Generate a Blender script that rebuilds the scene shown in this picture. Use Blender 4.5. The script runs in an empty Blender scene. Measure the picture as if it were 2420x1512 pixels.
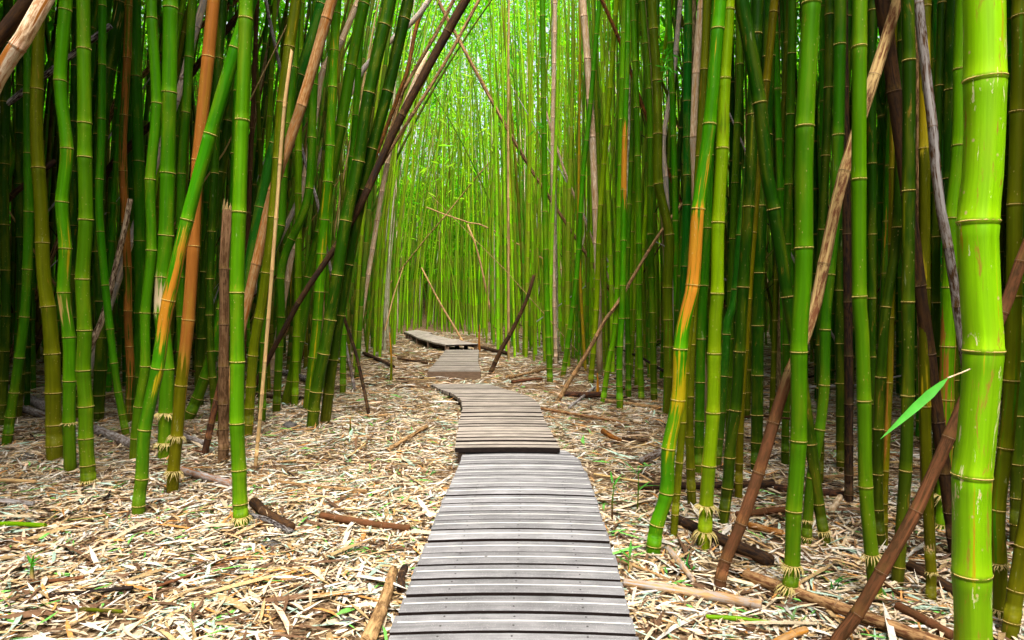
import bpy, math, random
import numpy as np
from mathutils import Vector, Matrix

random.seed(7)
RNG = np.random.default_rng(7)
SC = bpy.context.scene
COL = SC.collection

# ------------------------------------------------------------------ camera
F = 1665.0                      # focal length in pixels of a 2420 x 1512 view
CX, CY, HOR = 1210.0, 756.0, 690.0
CAMZ = 1.5
TH = math.atan((CY - HOR) / F)
cam = bpy.data.cameras.new('camera')
cam.sensor_width = 36.0
cam.lens = 36.0 * F / 2420.0
cam.clip_start = 0.05
cam.clip_end = 500.0
cam_o = bpy.data.objects.new('camera', cam)
cam_o.location = (0, 0, CAMZ)
cam_o.rotation_euler = (math.pi / 2 - TH, 0, 0)
COL.objects.link(cam_o)
SC.camera = cam_o

# ------------------------------------------------------------------ world, sun, exposure
SUN_EL, SUN_AZ = math.radians(60), math.radians(172)   # azimuth clockwise from +Y (high, behind the camera)
w = bpy.data.worlds.new('World')
SC.world = w
w.use_nodes = True
nt = w.node_tree
sky = nt.nodes.new('ShaderNodeTexSky')
sky.sky_type = 'NISHITA'
sky.sun_disc = False
sky.sun_elevation = SUN_EL
sky.sun_rotation = SUN_AZ
sky.air_density = 1.0
sky.dust_density = 6.0
sky.ozone_density = 0.6
hs = nt.nodes.new('ShaderNodeHueSaturation')
hs.inputs['Saturation'].default_value = 0.35
nt.links.new(sky.outputs[0], hs.inputs['Color'])
bg = nt.nodes['Background']
bg.inputs['Strength'].default_value = 0.10
nt.links.new(hs.outputs[0], bg.inputs['Color'])
sun = bpy.data.lights.new('sun', 'SUN')
sun.energy = 1.5
sun.angle = math.radians(25)
sun.color = (1.0, 0.95, 0.86)
sun_o = bpy.data.objects.new('sun', sun)
sd = Vector((math.sin(SUN_AZ) * math.cos(SUN_EL), math.cos(SUN_AZ) * math.cos(SUN_EL), math.sin(SUN_EL)))
sun_o.rotation_euler = sd.to_track_quat('Z', 'Y').to_euler()
sun_o.location = (0, 0, 40)
COL.objects.link(sun_o)
SC.view_settings.view_transform = 'Standard'
SC.view_settings.look = 'None'
SC.view_settings.gamma = 1.0
SC.view_settings.exposure = 2.2
SC.render.engine = 'CYCLES'
SC.cycles.use_denoising = True
SC.cycles.max_bounces = 7
SC.cycles.diffuse_bounces = 4
SC.cycles.transmission_bounces = 4
SC.cycles.glossy_bounces = 2
SC.cycles.sample_clamp_indirect = 6.0

# ------------------------------------------------------------------ pixel helpers (2420 x 1512 view)
def ray(x, y):
    a, b = (x - CX) / F, -(y - CY) / F
    return Vector((a, math.cos(TH) + b * math.sin(TH), -math.sin(TH) + b * math.cos(TH)))

def on_z(x, y, z=0.0):
    d = ray(x, y)
    t = (z - CAMZ) / d.z
    return Vector((d.x * t, d.y * t, z))

def at_depth(x, y, Y):
    d = ray(x, y)
    t = Y / d.y
    return Vector((d.x * t, Y, CAMZ + d.z * t))

def project(p):
    v = Vector(p) - Vector((0, 0, CAMZ))
    f = v.y * math.cos(TH) - v.z * math.sin(TH)
    u = v.y * math.sin(TH) + v.z * math.cos(TH)
    if f < 0.05:
        return None
    return CX + F * v.x / f, CY - F * u / f, f

def ground_z(x, y):
    r = math.hypot(x, y - 4)
    h = 0.03 * math.sin(x * 1.3 + 0.5) * math.cos(y * 0.9) + 0.015 * math.sin(x * 3.1) * math.sin(y * 2.7 + 1)
    return h * min(1.0, abs(x) / 1.2) + 9.0 * (1 - math.exp(-max(0.0, r - 36.0) / 12.0))

# ------------------------------------------------------------------ object helpers
def tag(o, label=None, cat=None, group=None, kind=None):
    if label: o['label'] = label
    if cat: o['category'] = cat
    if group: o['group'] = group
    if kind: o['kind'] = kind
    return o

def link(o, parent=None):
    COL.objects.link(o)
    if parent is not None:
        o.parent = parent
    return o

def empty(name, loc):
    o = bpy.data.objects.new(name, None)
    o.empty_display_size = 0.1
    o.location = loc
    COL.objects.link(o)
    return o

def mesh_np(name, V, faces=None, quads=None, tris=None, mat=None, smooth=False, attrs=None, mats=None, midx=None):
    """V: (n,3); faces list or numpy quads / tris"""
    me = bpy.data.meshes.new(name)
    V = np.asarray(V, dtype=np.float32)
    if faces is not None:
        me.from_pydata(V.tolist(), [], faces)
    else:
        nq = 0 if quads is None else len(quads)
        ntr = 0 if tris is None else len(tris)
        me.vertices.add(len(V))
        me.vertices.foreach_set('co', V.ravel())
        parts, starts = [], []
        pos = 0
        if nq:
            parts.append(np.asarray(quads, dtype=np.int32).ravel())
            starts.append(np.arange(nq, dtype=np.int32) * 4)
            pos = nq * 4
        if ntr:
            parts.append(np.asarray(tris, dtype=np.int32).ravel())
            starts.append(pos + np.arange(ntr, dtype=np.int32) * 3)
        L = np.concatenate(parts)
        me.loops.add(len(L))
        me.loops.foreach_set('vertex_index', L)
        me.polygons.add(nq + ntr)
        me.polygons.foreach_set('loop_start', np.concatenate(starts))
        me.update(calc_edges=True)
    if smooth:
        me.polygons.foreach_set('use_smooth', np.ones(len(me.polygons), dtype=bool))
    for m in (mats or ([mat] if mat else [])):
        me.materials.append(m)
    if midx is not None:
        me.polygons.foreach_set('material_index', np.asarray(midx, dtype=np.int32))
    for k, a in (attrs or {}).items():
        a = np.asarray(a, dtype=np.float32)
        if a.ndim == 1:
            at = me.attributes.new(k, 'FLOAT', 'POINT'); at.data.foreach_set('value', a)
        elif a.shape[1] == 3:
            at = me.attributes.new(k, 'FLOAT_VECTOR', 'POINT'); at.data.foreach_set('vector', a.ravel())
        else:
            at = me.attributes.new(k, 'FLOAT_COLOR', 'POINT'); at.data.foreach_set('color', a.ravel())
    me.update()
    return me

def mobj(name, me, parent=None, loc=None):
    o = bpy.data.objects.new(name, me)
    if loc is not None: o.location = loc
    return link(o, parent)

# ------------------------------------------------------------------ materials
def new_mat(name):
    m = bpy.data.materials.new(name)
    m.use_nodes = True
    n = m.node_tree
    return m, n, n.nodes['Principled BSDF'], n.nodes, n.links

def N(nodes, t, **kw):
    n = nodes.new(t)
    for k, v in kw.items():
        if k in n.inputs.keys(): n.inputs[k].default_value = v
        else: setattr(n, k, v)
    return n

def ramp(nodes, stops, interp='LINEAR'):
    r = nodes.new('ShaderNodeValToRGB')
    r.color_ramp.interpolation = interp
    e = r.color_ramp.elements
    while len(e) < len(stops): e.new(0.5)
    for i, (p, c) in enumerate(stops):
        e[i].position = p
        e[i].color = (c[0], c[1], c[2], 1) if not isinstance(c, (int, float)) else (c, c, c, 1)
    return r

def mixc(nodes, links, a, b, f, mode='MIX'):
    m = nodes.new('ShaderNodeMix'); m.data_type = 'RGBA'; m.blend_type = mode
    for s, v in ((6, a), (7, b), (0, f)):
        if hasattr(v, 'is_linked') or hasattr(v, 'links'): links.new(v, m.inputs[s])
        elif isinstance(v, (int, float)): m.inputs[s].default_value = v
        else: m.inputs[s].default_value = (*v[:3], 1)
    return m.outputs[2]

def math_(nodes, links, op, a, b=0.0, c=None, clamp=False):
    m = nodes.new('ShaderNodeMath'); m.operation = op; m.use_clamp = clamp
    for i, v in enumerate((a, b, c)):
        if v is None: continue
        if hasattr(v, 'links'): links.new(v, m.inputs[i])
        else: m.inputs[i].default_value = v
    return m.outputs[0]

def culm_material(name, dead=False, scar=False):
    m, n, p, nodes, links = new_mat(name)
    at = N(nodes, 'ShaderNodeAttribute', attribute_name='tint')
    al = N(nodes, 'ShaderNodeAttribute', attribute_name='alt')
    mx = N(nodes, 'ShaderNodeAttribute', attribute_name='mixv')
    cu = N(nodes, 'ShaderNodeAttribute', attribute_name='cuv')
    mp = N(nodes, 'ShaderNodeMapping'); mp.inputs['Scale'].default_value = (55, 55, 1.6)
    links.new(cu.outputs['Vector'], mp.inputs['Vector'])
    streak = N(nodes, 'ShaderNodeTexNoise', Scale=1.0, Detail=4.0, Roughness=0.6)
    links.new(mp.outputs[0], streak.inputs['Vector'])
    mp2 = N(nodes, 'ShaderNodeMapping'); mp2.inputs['Scale'].default_value = (14, 14, 2.2)
    links.new(cu.outputs['Vector'], mp2.inputs['Vector'])
    blot = N(nodes, 'ShaderNodeTexNoise', Scale=1.0, Detail=3.0, Roughness=0.55)
    links.new(mp2.outputs[0], blot.inputs['Vector'])
    # ragged patch mask
    a1 = math_(nodes, links, 'MULTIPLY_ADD', streak.outputs['Fac'], 1.4, -0.7)
    a2 = math_(nodes, links, 'MULTIPLY_ADD', blot.outputs['Fac'], 1.0, -0.5)
    s1 = math_(nodes, links, 'ADD', a1, a2)
    s2 = math_(nodes, links, 'ADD', s1, mx.outputs['Fac'])
    mk = N(nodes, 'ShaderNodeMapRange'); mk.inputs['From Min'].default_value = 0.45; mk.inputs['From Max'].default_value = 0.56
    links.new(s2, mk.inputs['Value'])
    base = mixc(nodes, links, at.outputs['Color'], al.outputs['Color'], mk.outputs[0])
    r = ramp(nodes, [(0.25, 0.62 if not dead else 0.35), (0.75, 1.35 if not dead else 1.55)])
    links.new(streak.outputs['Fac'], r.inputs[0])
    c2 = mixc(nodes, links, base, r.outputs[0], 0.75, 'MULTIPLY')
    if dead:
        vo = N(nodes, 'ShaderNodeTexNoise', Scale=1.0, Detail=6.0, Roughness=0.7)
        mp3 = N(nodes, 'ShaderNodeMapping'); mp3.inputs['Scale'].default_value = (60, 60, 14)
        links.new(cu.outputs['Vector'], mp3.inputs['Vector']); links.new(mp3.outputs[0], vo.inputs['Vector'])
        r3 = ramp(nodes, [(0.44, 0.0), (0.58, 1.0)])
        links.new(vo.outputs['Fac'], r3.inputs[0])
        c2 = mixc(nodes, links, c2, al.outputs['Color'], math_(nodes, links, 'MULTIPLY', r3.outputs[0], 0.75))
        p.inputs['Roughness'].default_value = 0.8
        p.inputs['Specular IOR Level'].default_value = 0.06
        hgt = vo.outputs['Fac']
    else:
        r2 = ramp(nodes, [(0.50, 0.0), (0.72, 1.0)])
        links.new(blot.outputs['Fac'], r2.inputs[0])
        c2 = mixc(nodes, links, c2, (0.24, 0.24, 0.005), math_(nodes, links, 'MULTIPLY', r2.outputs[0], 0.22))
        # tiny pale scuffs and freckles
        mp3 = N(nodes, 'ShaderNodeMapping'); mp3.inputs['Scale'].default_value = (50, 50, 26) if not scar else (30, 30, 22)
        links.new(cu.outputs['Vector'], mp3.inputs['Vector'])
        vo = N(nodes, 'ShaderNodeTexVoronoi', Scale=1.0); links.new(mp3.outputs[0], vo.inputs['Vector'])
        spot = N(nodes, 'ShaderNodeMapRange'); spot.inputs['From Min'].default_value = 0.16; spot.inputs['From Max'].default_value = 0.08
        links.new(vo.outputs['Distance'], spot.inputs['Value'])
        sel = math_(nodes, links, 'GREATER_THAN', blot.outputs['Fac'], 0.50 if not scar else 0.46)
        c2 = mixc(nodes, links, c2, (0.45, 0.34, 0.14), math_(nodes, links, 'MULTIPLY', math_(nodes, links, 'MULTIPLY', spot.outputs[0], sel), 0.35 if not scar else 0.8))
        mp4 = N(nodes, 'ShaderNodeMapping'); mp4.inputs['Scale'].default_value = (26, 26, 4.5)
        links.new(cu.outputs['Vector'], mp4.inputs['Vector'])
        st4 = N(nodes, 'ShaderNodeTexNoise', Scale=1.0, Detail=5.0, Roughness=0.7, Distortion=0.6); links.new(mp4.outputs[0], st4.inputs['Vector'])
        r4 = ramp(nodes, [(0.63, 0.0), (0.70, 1.0)] if not scar else [(0.58, 0.0), (0.64, 1.0)]); links.new(st4.outputs['Fac'], r4.inputs[0])
        c2 = mixc(nodes, links, c2, (0.26, 0.13, 0.02), math_(nodes, links, 'MULTIPLY', r4.outputs[0], 0.45 if not scar else 0.7))
        r5 = ramp(nodes, [(0.28, 1.0), (0.34, 0.0)] if not scar else [(0.355, 1.0), (0.375, 0.0)]); links.new(st4.outputs['Fac'], r5.inputs[0])
        c2 = mixc(nodes, links, c2, (0.34, 0.36, 0.20) if not scar else (0.60, 0.52, 0.30), math_(nodes, links, 'MULTIPLY', r5.outputs[0], 0.35 if not scar else 0.7))
        rr = ramp(nodes, [(0.3, 0.34), (0.7, 0.58)]); links.new(blot.outputs['Fac'], rr.inputs[0])
        links.new(rr.outputs[0], p.inputs['Roughness'])
        p.inputs['Specular IOR Level'].default_value = 0.06 if not scar else 0.12
        hgt = streak.outputs['Fac']
    links.new(c2, p.inputs['Base Color'])
    b = N(nodes, 'ShaderNodeBump', Strength=0.25 if not dead else 0.5, Distance=0.004)
    links.new(hgt, b.inputs['Height']); links.new(b.outputs[0], p.inputs['Normal'])
    return m

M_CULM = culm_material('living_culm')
M_SCAR = culm_material('scarred_culm', scar=True)
M_DEAD = culm_material('dead_culm', True)

def attr_mat(name, rough=0.7, translucent=0.0, noise=0.3, nscale=40.0, spec=0.2):
    m, n, p, nodes, links = new_mat(name)
    at = N(nodes, 'ShaderNodeAttribute', attribute_name='tint')
    tc = N(nodes, 'ShaderNodeTexCoord')
    no = N(nodes, 'ShaderNodeTexNoise', Scale=nscale, Detail=3.0)
    links.new(tc.outputs['Object'], no.inputs['Vector'])
    r = ramp(nodes, [(0.3, 1 - noise), (0.7, 1 + noise)]); links.new(no.outputs['Fac'], r.inputs[0])
    c = mixc(nodes, links, at.outputs['Color'], r.outputs[0], 1.0, 'MULTIPLY')
    links.new(c, p.inputs['Base Color'])
    p.inputs['Roughness'].default_value = rough
    p.inputs['Specular IOR Level'].default_value = spec
    if translucent:
        tr = N(nodes, 'ShaderNodeBsdfTranslucent'); links.new(c, tr.inputs['Color'])
        ms = N(nodes, 'ShaderNodeMixShader', Fac=translucent)
        links.new(p.outputs[0], ms.inputs[1]); links.new(tr.outputs[0], ms.inputs[2])
        links.new(ms.outputs[0], nodes['Material Output'].inputs['Surface'])
    return m

M_LITTER = attr_mat('dry_leaf', 0.75, 0.0, 0.25, 60.0, 0.05)
M_CANOPY = attr_mat('canopy_leaf', 0.6, 0.25, 0.15, 20.0, 0.05)
M_LEAF = attr_mat('green_leaf', 0.5, 0.6, 0.15, 20.0, 0.12)

def plain(name, col, rough=0.6, noise=0.25, scale=30.0, stretch=None, bump=0.3):
    m, n, p, nodes, links = new_mat(name)
    tc = N(nodes, 'ShaderNodeTexCoord')
    mp = N(nodes, 'ShaderNodeMapping')
    if stretch: mp.inputs['Scale'].default_value = stretch
    links.new(tc.outputs['Object'], mp.inputs['Vector'])
    no = N(nodes, 'ShaderNodeTexNoise', Scale=scale, Detail=5.0, Roughness=0.65)
    links.new(mp.outputs[0], no.inputs['Vector'])
    r = ramp(nodes, [(0.25, tuple(c * (1 - noise) for c in col)), (0.75, tuple(c * (1 + noise) for c in col))])
    links.new(no.outputs['Fac'], r.inputs[0])
    links.new(r.outputs[0], p.inputs['Base Color'])
    p.inputs['Roughness'].default_value = rough
    p.inputs['Specular IOR Level'].default_value = 0.08
    b = N(nodes, 'ShaderNodeBump', Strength=bump, Distance=0.006)
    links.new(no.outputs['Fac'], b.inputs['Height']); links.new(b.outputs[0], p.inputs['Normal'])
    return m

M_RING = plain('node_ring', (0.42, 0.31, 0.09), 0.6, 0.3, 60)
M_RINGD = plain('dead_node_ring', (0.16, 0.10, 0.06), 0.8, 0.4, 60)
M_ROOT = plain('root_fringe', (0.38, 0.30, 0.11), 0.8, 0.4, 40)
M_STONE = plain('stone', (0.07, 0.065, 0.06), 0.9, 0.5, 14, None, 0.8)
M_JOIST = plain('joist_wood', (0.03, 0.02, 0.014), 0.85, 0.4, 12, (1, 1, 6), 0.4)  # wood darkened so the gaps between planks read as shade
M_DARKWOOD = plain('riser_wood', (0.13, 0.085, 0.055), 0.8, 0.4, 12, (1, 1, 6), 0.4)
M_EDGE = plain('dirty_shaded_plank_edge', (0.012, 0.008, 0.007), 0.9, 0.5, 30)  # edge dirt, darkened further to paint in the shadow of the gaps
M_STRIP = plain('grip_strip', (0.55, 0.54, 0.52), 0.6, 0.12, 80)
M_SCREW = plain('screw', (0.04, 0.035, 0.035), 0.5, 0.2, 80)

def plank_material(name, c0, c1, wear):
    m, n, p, nodes, links = new_mat(name)
    tc = N(nodes, 'ShaderNodeTexCoord')
    oi = N(nodes, 'ShaderNodeObjectInfo')
    off = N(nodes, 'ShaderNodeVectorMath', operation='ADD')
    sc = N(nodes, 'ShaderNodeVectorMath', operation='SCALE')
    links.new(oi.outputs['Location'], sc.inputs[0]); sc.inputs['Scale'].default_value = 7.3
    links.new(tc.outputs['Object'], off.inputs[0]); links.new(sc.outputs[0], off.inputs[1])
    mp = N(nodes, 'ShaderNodeMapping'); mp.inputs['Scale'].default_value = (2.5, 60, 30)
    links.new(off.outputs[0], mp.inputs['Vector'])
    gr = N(nodes, 'ShaderNodeTexNoise', Scale=1.0, Detail=6.0, Roughness=0.7)
    links.new(mp.outputs[0], gr.inputs['Vector'])
    bl = N(nodes, 'ShaderNodeTexNoise', Scale=5.0, Detail=4.0, Roughness=0.6)
    links.new(off.outputs[0], bl.inputs['Vector'])
    r = ramp(nodes, [(0.3, c0), (0.72, c1)]); links.new(gr.outputs['Fac'], r.inputs[0])
    r2 = ramp(nodes, [(0.3, 0.72), (0.7, 1.28)]); links.new(bl.outputs['Fac'], r2.inputs[0])
    c = mixc(nodes, links, r.outputs[0], r2.outputs[0], 1.0, 'MULTIPLY')
    rv = ramp(nodes, [(0, 0.82), (1, 1.16)]); links.new(oi.outputs['Random'], rv.inputs[0])
    c = mixc(nodes, links, c, rv.outputs[0], 1.0, 'MULTIPLY')
    fn = N(nodes, 'ShaderNodeTexNoise', Scale=220.0, Detail=2.0); links.new(off.outputs[0], fn.inputs['Vector'])
    r3 = ramp(nodes, [(0.62, 0.0), (0.72, 1.0)]); links.new(fn.outputs['Fac'], r3.inputs[0])
    c = mixc(nodes, links, c, wear, math_(nodes, links, 'MULTIPLY', r3.outputs[0], 0.5))
    links.new(c, p.inputs['Base Color'])
    p.inputs['Roughness'].default_value = 0.8
    p.inputs['Specular IOR Level'].default_value = 0.12
    b = N(nodes, 'ShaderNodeBump', Strength=0.4, Distance=0.003)
    links.new(gr.outputs['Fac'], b.inputs['Height']); links.new(b.outputs[0], p.inputs['Normal'])
    return m

M_PLANK1 = plank_material('weathered_grey_plank', (0.120, 0.116, 0.119), (0.235, 0.228, 0.232), (0.5, 0.49, 0.48))
M_PLANK2 = plank_material('weathered_tan_plank', (0.205, 0.172, 0.145), (0.345, 0.298, 0.255), (0.55, 0.48, 0.4))

# ground
def ground_material():
    m, n, p, nodes, links = new_mat('litter_ground')
    tc = N(nodes, 'ShaderNodeTexCoord')
    no = N(nodes, 'ShaderNodeTexNoise', Scale=22.0, Detail=8.0, Roughness=0.7)
    links.new(tc.outputs['Object'], no.inputs['Vector'])
    vo = N(nodes, 'ShaderNodeTexVoronoi', Scale=45.0); vo.inputs['Randomness'].default_value = 1
    wn = N(nodes, 'ShaderNodeTexNoise', Scale=12.0, Detail=2.0)
    links.new(tc.outputs['Object'], wn.inputs['Vector'])
    links.new(tc.outputs['Object'], vo.inputs['Vector'])
    r = ramp(nodes, [(0.32, (0.04, 0.024, 0.014)), (0.50, (0.12, 0.07, 0.036)), (0.64, (0.30, 0.21, 0.12)), (0.78, (0.50, 0.41, 0.28))])
    mm = math_(nodes, links, 'MULTIPLY_ADD', vo.outputs['Color'], 0.30, math_(nodes, links, 'MULTIPLY', no.outputs['Fac'], 0.70))
    links.new(mm, r.inputs[0])
    links.new(r.outputs[0], p.inputs['Base Color'])
    p.inputs['Roughness'].default_value = 0.95
    p.inputs['Specular IOR Level'].default_value = 0.03
    b = N(nodes, 'ShaderNodeBump', Strength=0.8, Distance=0.02)
    links.new(no.outputs['Fac'], b.inputs['Height']); links.new(b.outputs[0], p.inputs['Normal'])
    return m
M_GROUND = ground_material()

# ------------------------------------------------------------------ ground sheet
def lin(a, b, n): return np.linspace(a, b, n)
gx = np.concatenate([lin(-90, -14, 16)[:-1], lin(-14, 14, 113), lin(14, 90, 16)[1:]])
gy = np.concatenate([lin(-60, -2, 14)[:-1], lin(-2, 24, 105), lin(24, 110, 22)[1:]])
GX, GY = np.meshgrid(gx, gy)
GZ = np.vectorize(ground_z)(GX, GY)
V = np.stack([GX.ravel(), GY.ravel(), GZ.ravel()], 1)
nx, ny = len(gx), len(gy)
ii = (np.arange(ny - 1)[:, None] * nx + np.arange(nx - 1)[None, :]).ravel()
Q = np.stack([ii, ii + 1, ii + nx + 1, ii + nx], 1)
ground = mobj('ground', mesh_np('ground', V, quads=Q, mat=M_GROUND, smooth=True))
tag(ground, kind='structure')

# ------------------------------------------------------------------ boardwalk
def interp_poly(pts, t):
    """point at fraction t (0..1) of polyline arclength"""
    d = [0.0]
    for a, b in zip(pts, pts[1:]): d.append(d[-1] + (b - a).length)
    s = t * d[-1]
    for i in range(len(pts) - 1):
        if s <= d[i + 1] or i == len(pts) - 2:
            f = (s - d[i]) / max(1e-6, d[i + 1] - d[i])
            return pts[i].lerp(pts[i + 1], f)

def by_y(pts, y):
    for a, b in zip(pts, pts[1:]):
        if y <= b.y or b is pts[-1]:
            return a.lerp(b, (y - a.y) / (b.y - a.y))

SCREW = None
def screw_mesh():
    vs, fs = [], []
    k = 8
    for j in range(k): vs.append((0.005 * math.cos(2 * math.pi * j / k), 0.005 * math.sin(2 * math.pi * j / k), 0))
    for j in range(k): vs.append((0.004 * math.cos(2 * math.pi * j / k), 0.004 * math.sin(2 * math.pi * j / k), 0.0015))
    for j in range(k): fs.append((j, (j + 1) % k, k + (j + 1) % k, k + j))
    fs.append(tuple(range(k, 2 * k)))
    return mesh_np('screw', vs, faces=fs, mat=M_SCREW)

def plank(parent, a0, b0, a1, b1, thick, mat, crown=0.0, strip=False, screws=False, gap_strip=None, lip=False):
    """a0,b0 near edge left/right; a1,b1 far edge left/right"""
    c = (a0 + b0 + a1 + b1) / 4
    jit = random.uniform(-0.004, 0.004)
    K = 6
    vs = []
    def P(u, v, z):
        p = (a0.lerp(b0, u)).lerp(a1.lerp(b1, u), v)
        return p - c + Vector((0, 0, z + crown * (1 - (2 * u - 1) ** 2) + jit))
    bev = 0.05
    rows = [(0.0, -thick), (0.0, -0.007), (bev, 0.0), (1 - bev, 0.0), (1.0, -0.008), (1.0, -thick)]
    ex0, ex1 = random.uniform(-0.006, 0.006), random.uniform(-0.006, 0.006)
    for k in range(K + 1):
        u = k / K
        uu = u + (ex0 if k == 0 else ex1 if k == K else 0)
        for (v, z) in rows: vs.append(P(uu, v, z))
    R = len(rows)
    fs = []
    for k in range(K):
        for r in range(R):
            r2 = (r + 1) % R
            fs.append((k * R + r, (k + 1) * R + r, (k + 1) * R + r2, k * R + r2))
    fs.append(tuple(range(R))[::1]); fs.append(tuple(K * R + r for r in range(R))[::-1])
    dirt_shade = [1 if r in ((0, 1, 4, 5) if lip else (0, 4, 5)) else 0 for k in range(K) for r in range(R)] + [0, 0]  # faces given the painted gap shade; lip adds the front chamfer
    me = mesh_np('plank', vs, faces=fs, mats=[mat, M_EDGE], midx=dirt_shade)
    o = mobj('plank', me, parent, c - parent.location)
    if strip:
        segs = [(0.012, 0.988)] if gap_strip is None else [(0.012, gap_strip - 0.008), (gap_strip + 0.008, 0.988)]
        vs, fs = [], []
        hw = 0.021
        for (u0, u1) in segs:
            base = len(vs)
            for k in range(K + 1):
                u = u0 + (u1 - u0) * k / K
                for (v, z) in ((0.5 - hw, -0.002), (0.5 - hw, 0.0022), (0.5 + hw, 0.0022), (0.5 + hw, -0.002)):
                    vs.append(P(u, v, z))
            for k in range(K):
                for r in range(3):
                    fs.append((base + k * 4 + r, base + (k + 1) * 4 + r, base + (k + 1) * 4 + r + 1, base + k * 4 + r + 1))
        mobj('grip_strip', mesh_np('grip_strip', vs, faces=fs, mat=M_STRIP), o)
    if screws:
        global SCREW
        if SCREW is None: SCREW = screw_mesh()
        for u in (0.2, 0.5, 0.8):
            for v in (0.2, 0.8):
                s = mobj('screw', SCREW, o)
                s.location = P(u + random.uniform(-0.006, 0.006), v + random.uniform(-0.03, 0.03), 0.0002)
    return o

def box_between(name, parent, p, q, wid, h, mat):
    """a beam from p to q, top at p.z/q.z, width wid, height h"""
    d = (q - p); L = d.length; t = d.normalized()
    s = Vector((0, 0, 1)).cross(t).normalized() * wid / 2
    vs = []
    c = (p + q) / 2
    for e in (p, q):
        for sg, z in ((-1, 0), (1, 0), (1, -h), (-1, -h)):
            vs.append(e + s * sg + Vector((0, 0, z)) - c)
    fs = [(0, 1, 2, 3), (7, 6, 5, 4), (0, 4, 5, 1), (1, 5, 6, 2), (2, 6, 7, 3), (3, 7, 4, 0)]
    me = mesh_np(name, vs, faces=fs, mat=mat)
    return mobj(name, me, parent, c - parent.location)

# section 1: grey planks with pale grip strips
Z1 = 0.115
L1 = [on_z(915, 1512, Z1), on_z(1035, 1210, Z1), on_z(1098, 1062, Z1)]
R1 = [on_z(1508, 1512, Z1), on_z(1470, 1370, Z1), on_z(1420, 1210, Z1), on_z(1392, 1130, Z1), on_z(1366, 1082, Z1), on_z(1328, 1058, Z1)]
L1 = [Vector((L1[0].x - 0.02, -1.2, Z1))] + L1
R1 = [Vector((R1[0].x - 0.10, -1.2, Z1))] + R1
s1 = empty('boardwalk_section', (0, 2.5, 0))
tag(s1, 'weathered grey boardwalk section of planks with a pale grip strip along each plank', 'boardwalk', 'boardwalk sections')
PITCH = 0.1765
y = -1.15
# line the joints up with the photograph's dark gaps
yj = on_z(1210, 1499.5, Z1).y
y = yj - math.ceil((yj + 1.15) / PITCH) * PITCH
i = 0
yend = 6.22
while y + PITCH < yend:
    g = 0.036
    sk = 0.012
    a0, b0 = by_y(L1, y + g), by_y(R1, y + g - sk)
    a1, b1 = by_y(L1, y + PITCH), by_y(R1, y + PITCH - sk)
    near = y < 5.0 and y > 2.2
    plank(s1, a0, b0, a1, b1, 0.04, M_PLANK1, 0.012, True, near, 0.34 if abs(y - 3.42) < PITCH / 2 else None)
    y += PITCH; i += 1
for fx in (0.08, 0.5, 0.92):
    pts = []
    for yy in (-1.1, 3.0, 6.0):
        a, b = by_y(L1, yy), by_y(R1, yy); pts.append(a.lerp(b, fx) - Vector((0, 0, 0.05)))
    for p, q in zip(pts, pts[1:]): box_between('joist', s1, p, q, 0.05, 0.09, M_JOIST)

# section 2: tan planks bending to the left, its near end raised over section 1
def zz2(y): return 0.170 - 0.085 * max(0, min(1, (y - 6.1) / 4.6))
def on2(x, v):
    p = on_z(x, v, 0.16)
    for _ in range(6): p = on_z(x, v, zz2(p.y))
    return p
L2 = [on2(*q) for q in ((1078, 1053), (1085, 993), (1094, 963), (1089, 945), (1074, 932), (1038, 918), (1017, 907))]
R2 = [on2(*q) for q in ((1324, 1059), (1302, 1021), (1287, 993), (1275, 955), (1254, 938), (1203, 922), (1140, 901))]
L2[0].y = R2[0].y = min(L2[0].y, R2[0].y)
s2 = empty('boardwalk_section', (0.2, 6.2, 0))
tag(s2, 'tan plank boardwalk section that bends sideways and overlaps the grey section', 'boardwalk', 'boardwalk sections')
y0, y1 = L2[0].y, min(L2[-1].y, R2[-1].y)
n2 = int((y1 - y0) / 0.15)
for i in range(n2):
    ya, yb = y0 + (y1 - y0) * i / n2 + 0.016, y0 + (y1 - y0) * (i + 1) / n2 - random.choice((0.004, 0.010, 0.022))
    plank(s2, by_y(L2, ya), by_y(R2, ya), by_y(L2, yb), by_y(R2, yb), 0.04, M_PLANK2, 0.006, lip=True)
for fx in (0.06, 0.5, 0.94):
    for ya, yb in ((y0 + 0.02, 8.0), (8.0, 9.3), (9.3, y1 - 0.1)):
        p = by_y(L2, ya).lerp(by_y(R2, ya), fx) - Vector((0, 0, 0.05)); q = by_y(L2, yb).lerp(by_y(R2, yb), fx) - Vector((0, 0, 0.05))
        box_between('joist', s2, p, q, 0.06, 0.10, M_JOIST)

# section 3: low straight section with a riser board
Z3 = 0.145
L3 = [on_z(1009, 879, Z3), on_z(1054, 826, Z3)]
R3 = [on_z(1136, 877, Z3), on_z(1130, 855, Z3), on_z(1132, 826, Z3)]
s3 = empty('boardwalk_section', (L3[0].x, L3[0].y, 0))
tag(s3, 'short straight boardwalk section with a brown riser board facing the bent section', 'boardwalk', 'boardwalk sections')
y0, y1 = max(L3[0].y, R3[0].y), min(L3[1].y, R3[2].y)
n3 = int((y1 - y0) / 0.15)
for i in range(n3):
    ya, yb = y0 + (y1 - y0) * i / n3 + 0.022, y0 + (y1 - y0) * (i + 1) / n3 - random.choice((0.002, 0.006, 0.012))
    plank(s3, by_y(L3, ya), by_y(R3, ya), by_y(L3, yb), by_y(R3, yb), 0.04, M_PLANK2, 0.0, lip=True)
rp, rq = by_y(L3, y0) + Vector((0, -0.02, -0.006)), by_y(R3, y0) + Vector((0, -0.02, -0.006))
box_between('riser_board', s3, rp, rq, 0.04, 0.17, M_DARKWOOD)
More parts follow.
